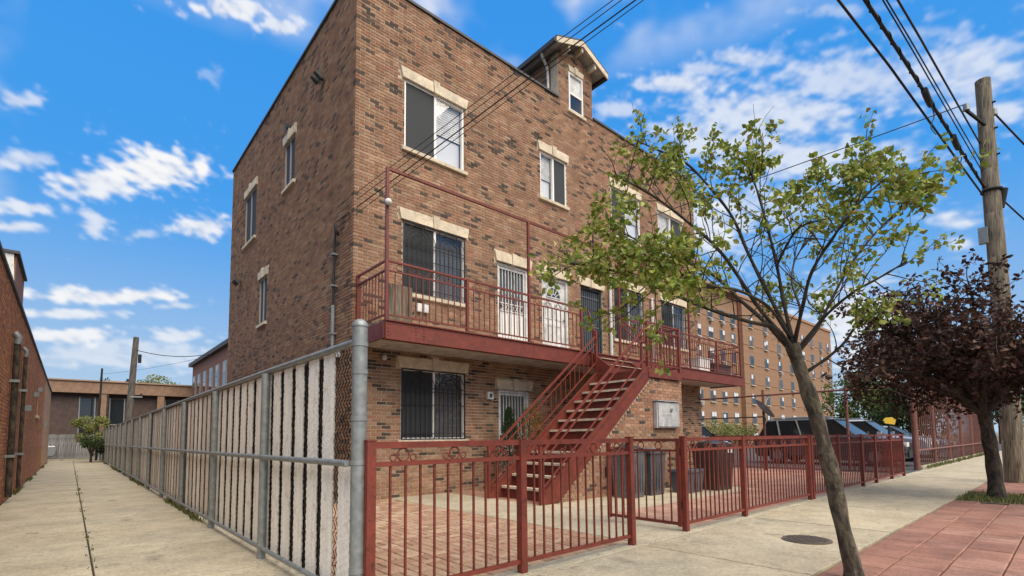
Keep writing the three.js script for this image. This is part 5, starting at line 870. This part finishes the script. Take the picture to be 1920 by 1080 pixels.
leafyTree('backyard_tree', 'dark tree top showing above the long flat building', V(-0.3, -0.3, -58), 7.4, 2.6, 1.3, 1500, 0.25, deep, 926);
[[41, 0.5, 4.6, 2.4, deep, 'dark round tree behind the parked vehicles at the lot edge'], [47, -3, 5.8, 2.8, spring, 'bright green tree between the apartment block and the lot'], [57, -6, 7.4, 3.6, spring, 'taller loose green tree behind the silver vehicle'], [66, -2, 7.2, 3.8, pale, 'pale green tree far beyond the lot fence'], [80, 2, 8.4, 4.6, deep, 'broad dark tree at the far corner of the lot'], [92, 7, 9.0, 5.5, spring, 'big green tree at the end of the sidewalk'], [100, 14, 9.5, 6, deep, 'big dark tree across the street far beyond the pole'], [70, 14, 7, 4, spring, 'green street tree far beyond the utility pole']].forEach(([x, z, h, R, tn, lab], i) => leafyTree('distant_tree', lab, V(x, -0.3, z), h, R, h * 0.36, 2600, 0.22 + 0.002 * x, tn, 930 + i, 'trees beyond the parking lot', 0.3));
[[33, -12, deep, 'dark hedge bush at the foot of the apartment block'], [38, -12, pale, 'yellow-green bush at the foot of the apartment block'], [43.5, -13, spring, 'green bush at the foot of the apartment block beside the hedge'], [29, -13, spring, 'green bush behind the silver sedan']].forEach(([x, z, tn, lab], i) => leafyTree('lot_bush', lab, V(x, -0.3, z), 2.3, 1.9, 1.0, 1700, 0.17, tn, 950 + i, 'bushes at the back of the lot', 0.15, 'bush'));
{ // potted conifer and golden shrub under the stair
  const t = thing('potted_conifer', 'dark green conical conifer in a pot under the red stair', 'plant', V(3.15, 0, 0.55)), r = rng(961), lv = new Leaves();
  part(t, 'pot', muv(new THREE.CylinderGeometry(0.2, 0.15, 0.3, 20).translate(3.15, 0.155, 0.55)), M([0.16, 0.15, 0.14])); part(t, 'stem', pipe(V(3.15, 0.28, 0.55), V(3.15, 1.4, 0.55), 0.02), mt.barkDark);
  for (let i = 0; i < 3600; i++) { const k = r(), y = 0.32 + 1.35 * k, R = 0.27 * Math.pow(1 - k, 0.6) * (0.85 + 0.3 * r()), a = r() * 6.3, q = Math.sqrt(0.2 + 0.8 * r()); const m = 0.7 + 0.6 * r(); lv.add(V(3.15 + Math.cos(a) * R * q, y, 0.55 + Math.sin(a) * R * q), V(Math.cos(a) * 0.6, 0.8, Math.sin(a) * 0.6).normalize(), 0.05, 0.014, [0.04 * m, 0.075 * m, 0.025 * m], rv3(r)); }
  part(t, 'foliage', lv.geo(), greenLeaf);
  const g = thing('golden_shrub', 'golden orange shrub beside the conical conifer under the stair', 'plant', V(3.72, 0, 0.6)), l2 = new Leaves();
  part(g, 'pot', muv(new THREE.CylinderGeometry(0.18, 0.14, 0.28, 20).translate(3.72, 0.145, 0.6)), M([0.25, 0.13, 0.08])); part(g, 'stem', [0, 1, 2, 3, 4].map((i) => pipe(V(3.72, 0.27, 0.6), V(3.72 + 0.2 * Math.cos(i * 1.26), 1.2 + 0.08 * i, 0.6 + 0.2 * Math.sin(i * 1.26)), 0.01, 6)), mt.barkDark);
  for (let i = 0; i < 1500; i++) { const k = r(), a = r() * 6.3, R = 0.3 * Math.sin(0.4 + 2.4 * k) * (0.5 + 0.5 * r()), m = 0.7 + 0.6 * r(); l2.add(V(3.72 + Math.cos(a) * R, 0.4 + 1.3 * k, 0.6 + Math.sin(a) * R), rv3(r).add(V(0, 0.5, 0)).normalize(), 0.06, 0.022, r() < 0.55 ? [0.30 * m, 0.19 * m, 0.04 * m] : [0.16 * m, 0.16 * m, 0.04 * m], rv3(r)); }
  part(g, 'foliage', l2.geo(), greenLeaf);
}
{ // weeds along the foot of the fences and walls
  const r = rng(971), w = new Leaves();
  const tuft = (x, z, n, h) => { for (let i = 0; i < n; i++) { const k = 0.7 + 0.6 * r(); w.add(V(x + (r() - 0.5) * 0.08, -0.005, z + (r() - 0.5) * 0.1), V((r() - 0.5) * 1.2, 1, (r() - 0.5) * 1.2).normalize(), h * (0.5 + r()), 0.012 + 0.012 * r(), r() < 0.7 ? [0.10 * k, 0.13 * k, 0.03 * k] : [0.20 * k, 0.16 * k, 0.08 * k], rv3(r)); } };
  for (let z = 4.9; z > -24; z -= 0.12) if (fbm(z * 0.7, 3, 3, 41) > 0.5) tuft(-2.26 - 0.05 * r(), z, 9, 0.05 + 0.06 * r());
  for (let z = 0; z > -27; z -= 0.22) if (fbm(z * 0.6, 9, 3, 43) > 0.53) tuft(-4.43, z, 7, 0.05 + 0.05 * r());
  for (let x = 15.4; x < 33; x += 0.2) tuft(x, 5.24 + 0.06 * r(), 8, 0.10 + 0.08 * r());
  for (let z = 3; z > -16; z -= 0.3) if (r() < 0.4) tuft(-3.43, z, 4, 0.02 + 0.02 * r());
  const m = new THREE.Mesh(w.geo(), greenLeaf); m.name = 'weeds'; m.userData = { kind: 'stuff', label: 'low weeds growing along the foot of the fences and in the joints', category: 'weeds' }; m.castShadow = m.receiveShadow = true; scene.add(m);
}
// ---------------------------------------------------------------- utility pole and wires by the kerb
{
  const px = 11.5, pz = 7.36, t = utilityPole('utility_pole', 'tall brown wooden utility pole by the kerb carrying the cables', px, pz, 9.0, 0.19, 0.135, mt.pole);
  part(t, 'cable_clamp', [muv(new THREE.TorusGeometry(0.16, 0.035, 8, 20).rotateX(Math.PI / 2).translate(px, 6.42, pz))], mt.dark);
  part(t, 'splice_box', muv(new THREE.CylinderGeometry(0.09, 0.09, 0.42, 12).rotateX(0.2).translate(px + 0.3, 6.3, pz + 0.12)), mt.dark);
  part(t, 'bracket', [bar(V(px - 0.1, 7.9, pz), V(px - 0.62, 8.15, pz - 0.25), 0.05), bar(V(px + 0.1, 8.25, pz), V(px + 0.4, 8.3, pz + 0.12), 0.04)], mt.dark);
  part(t, 'insulator', [muv(new THREE.CylinderGeometry(0.05, 0.06, 0.14, 10).translate(px - 0.62, 8.22, pz - 0.25)), muv(new THREE.CylinderGeometry(0.05, 0.06, 0.14, 10).translate(px + 0.4, 8.37, pz + 0.12))], mt.galv);
  part(t, 'switch_box', box(px - 0.34, px - 0.2, 5.2, 5.55, pz - 0.25, pz - 0.1), mt.galv); part(t, 'strap', box(px - 0.25, px, 5.3, 5.36, pz - 0.16, pz - 0.12), mt.galv);
  part(t, 'bolt', [7.2, 7.8, 8.4].map((y) => muv(new THREE.CylinderGeometry(0.022, 0.022, 0.06, 8).rotateX(Math.PI / 2).translate(px - 0.04, y, pz + 0.155))), mt.dark);
  const span = (p0, ipx, ipy, d, r, s, lab, knots) => {
    const p1 = atD(ipx, ipy, d), k = (-24 - p0.x) / (p1.x - p0.x), e = p0.clone().lerp(p1, k), w = thing('overhead_cable', lab, 'cable', p0, 'cables from the kerb pole over the street'), pts = sag(p0, e, s, 60);
    for (const q of pts) q.y += 4 * s * (0.16) * (q.x < 6 ? 1 : (p0.x - q.x) / (p0.x - 6)); part(w, 'strand', tube(pts, r, r, 7), mt.cable);
    if (knots) { const rr = rng(991), tw = []; for (let i = 0; i < 240; i++) { const a = i * 0.55, u = i / 239, q = p0.clone().lerp(p1, 0.06 + u * 1.3), o = sag(p0, e, s, 60); const idx = Math.min(59, Math.floor((0.06 + u * 1.3) / k * 60)), f = (0.06 + u * 1.3) / k * 60 - idx, b = pts[idx].clone().lerp(pts[idx + 1], f); tw.push(b.add(V(0, Math.sin(a) * 0.03, Math.cos(a) * 0.03))); } part(w, 'lashing', tube(tw, 0.009, 0.009, 4), mt.cable); for (const u of [0.42, 0.6]) { const b = pts[Math.floor(u / k * 60)].clone(); part(w, 'splice', tube([b.clone().add(V(-0.3, 0.0, 0)), b.clone().add(V(-0.1, -0.02, 0)), b.clone().add(V(0.1, -0.02, 0)), b.clone().add(V(0.3, 0.0, 0))], 0.05, 0.05, 8), mt.cable); part(w, 'loose_end', tube(curve([b.clone(), b.clone().add(V(0.15, -0.28, 0.05)), b.clone().add(V(0.1, -0.5, 0)), b.clone().add(V(0.2, -0.62, 0.05))], 12), 0.012, 0.006, 5), mt.cable); } }
  };
  span(V(px - 0.05, 6.5, pz - 0.1), 1622, 0, 7, 0.026, 0.25, 'thick lashed cable bundle running from the kerb pole', true);
  span(V(px - 0.1, 6.35, pz - 0.14), 1572, 0, 7, 0.018, 0.45, 'lower thin cable sagging from the kerb pole below the bundle');
  span(V(px - 0.05, 6.9, pz - 0.12), 1655, 0, 7, 0.010, 0.2, 'thin wire above the thick lashed cable bundle');
  span(V(px - 0.05, 7.1, pz - 0.12), 1662, 0, 7, 0.010, 0.2, 'second thin wire just above the first thin wire');
  span(V(px - 0.05, 7.55, pz - 0.12), 1683, 0, 7, 0.015, 0.2, 'topmost wire on the street side of the kerb pole');
  const far = (p0, e, s, r, lab) => { const w = thing('overhead_cable', lab, 'cable', p0, 'cables from the kerb pole over the street'); part(w, 'strand', tube(sag(p0, e, s, 30), r, r, 6), mt.cable); };
  far(V(px + 0.42, 8.36, pz + 0.12), V(16.4, 4.2, 10.2), 0.1, 0.02, 'twisted cable dropping from the kerb pole top towards the street');
  far(V(px + 0.3, 6.3, pz + 0.12), V(15.2, 3.4, 9.6), 0.05, 0.018, 'cable dropping from the splice box of the kerb pole');
  far(V(px - 0.62, 8.3, pz - 0.25), V(-1.5, 8.2, -60), 1.2, 0.012, 'thin wire from the pole bracket crossing behind the house');
  // service drops to the house corner
  [[1150, 0], [1166, 0], [1192, 0], [1207, 0]].forEach(([x, y], i) => { const p0 = V(-0.09 - 0.01 * i, [5.35, 5.2, 5.05, 4.92][i], -0.52 + 0.02 * i), p1 = atD(x, y, 6.6), e = p0.clone().lerp(p1, 2.6), w = thing('service_wire', ['uppermost service wire', 'second service wire', 'third service wire', 'lowest service wire'][i] + ' crossing the house front to the side wall conduit', 'wire', p0, 'service wires to the house'); part(w, 'strand', tube(sag(p0, e, 0.25, 40).map((q, j) => q.add(V(0, 0.24 * Math.sin(Math.PI * Math.min(1, j / 31)), 0))), i === 2 ? 0.010 : 0.006, i === 2 ? 0.010 : 0.006, 5), mt.cable); });
}
renderer.render(scene, camera);
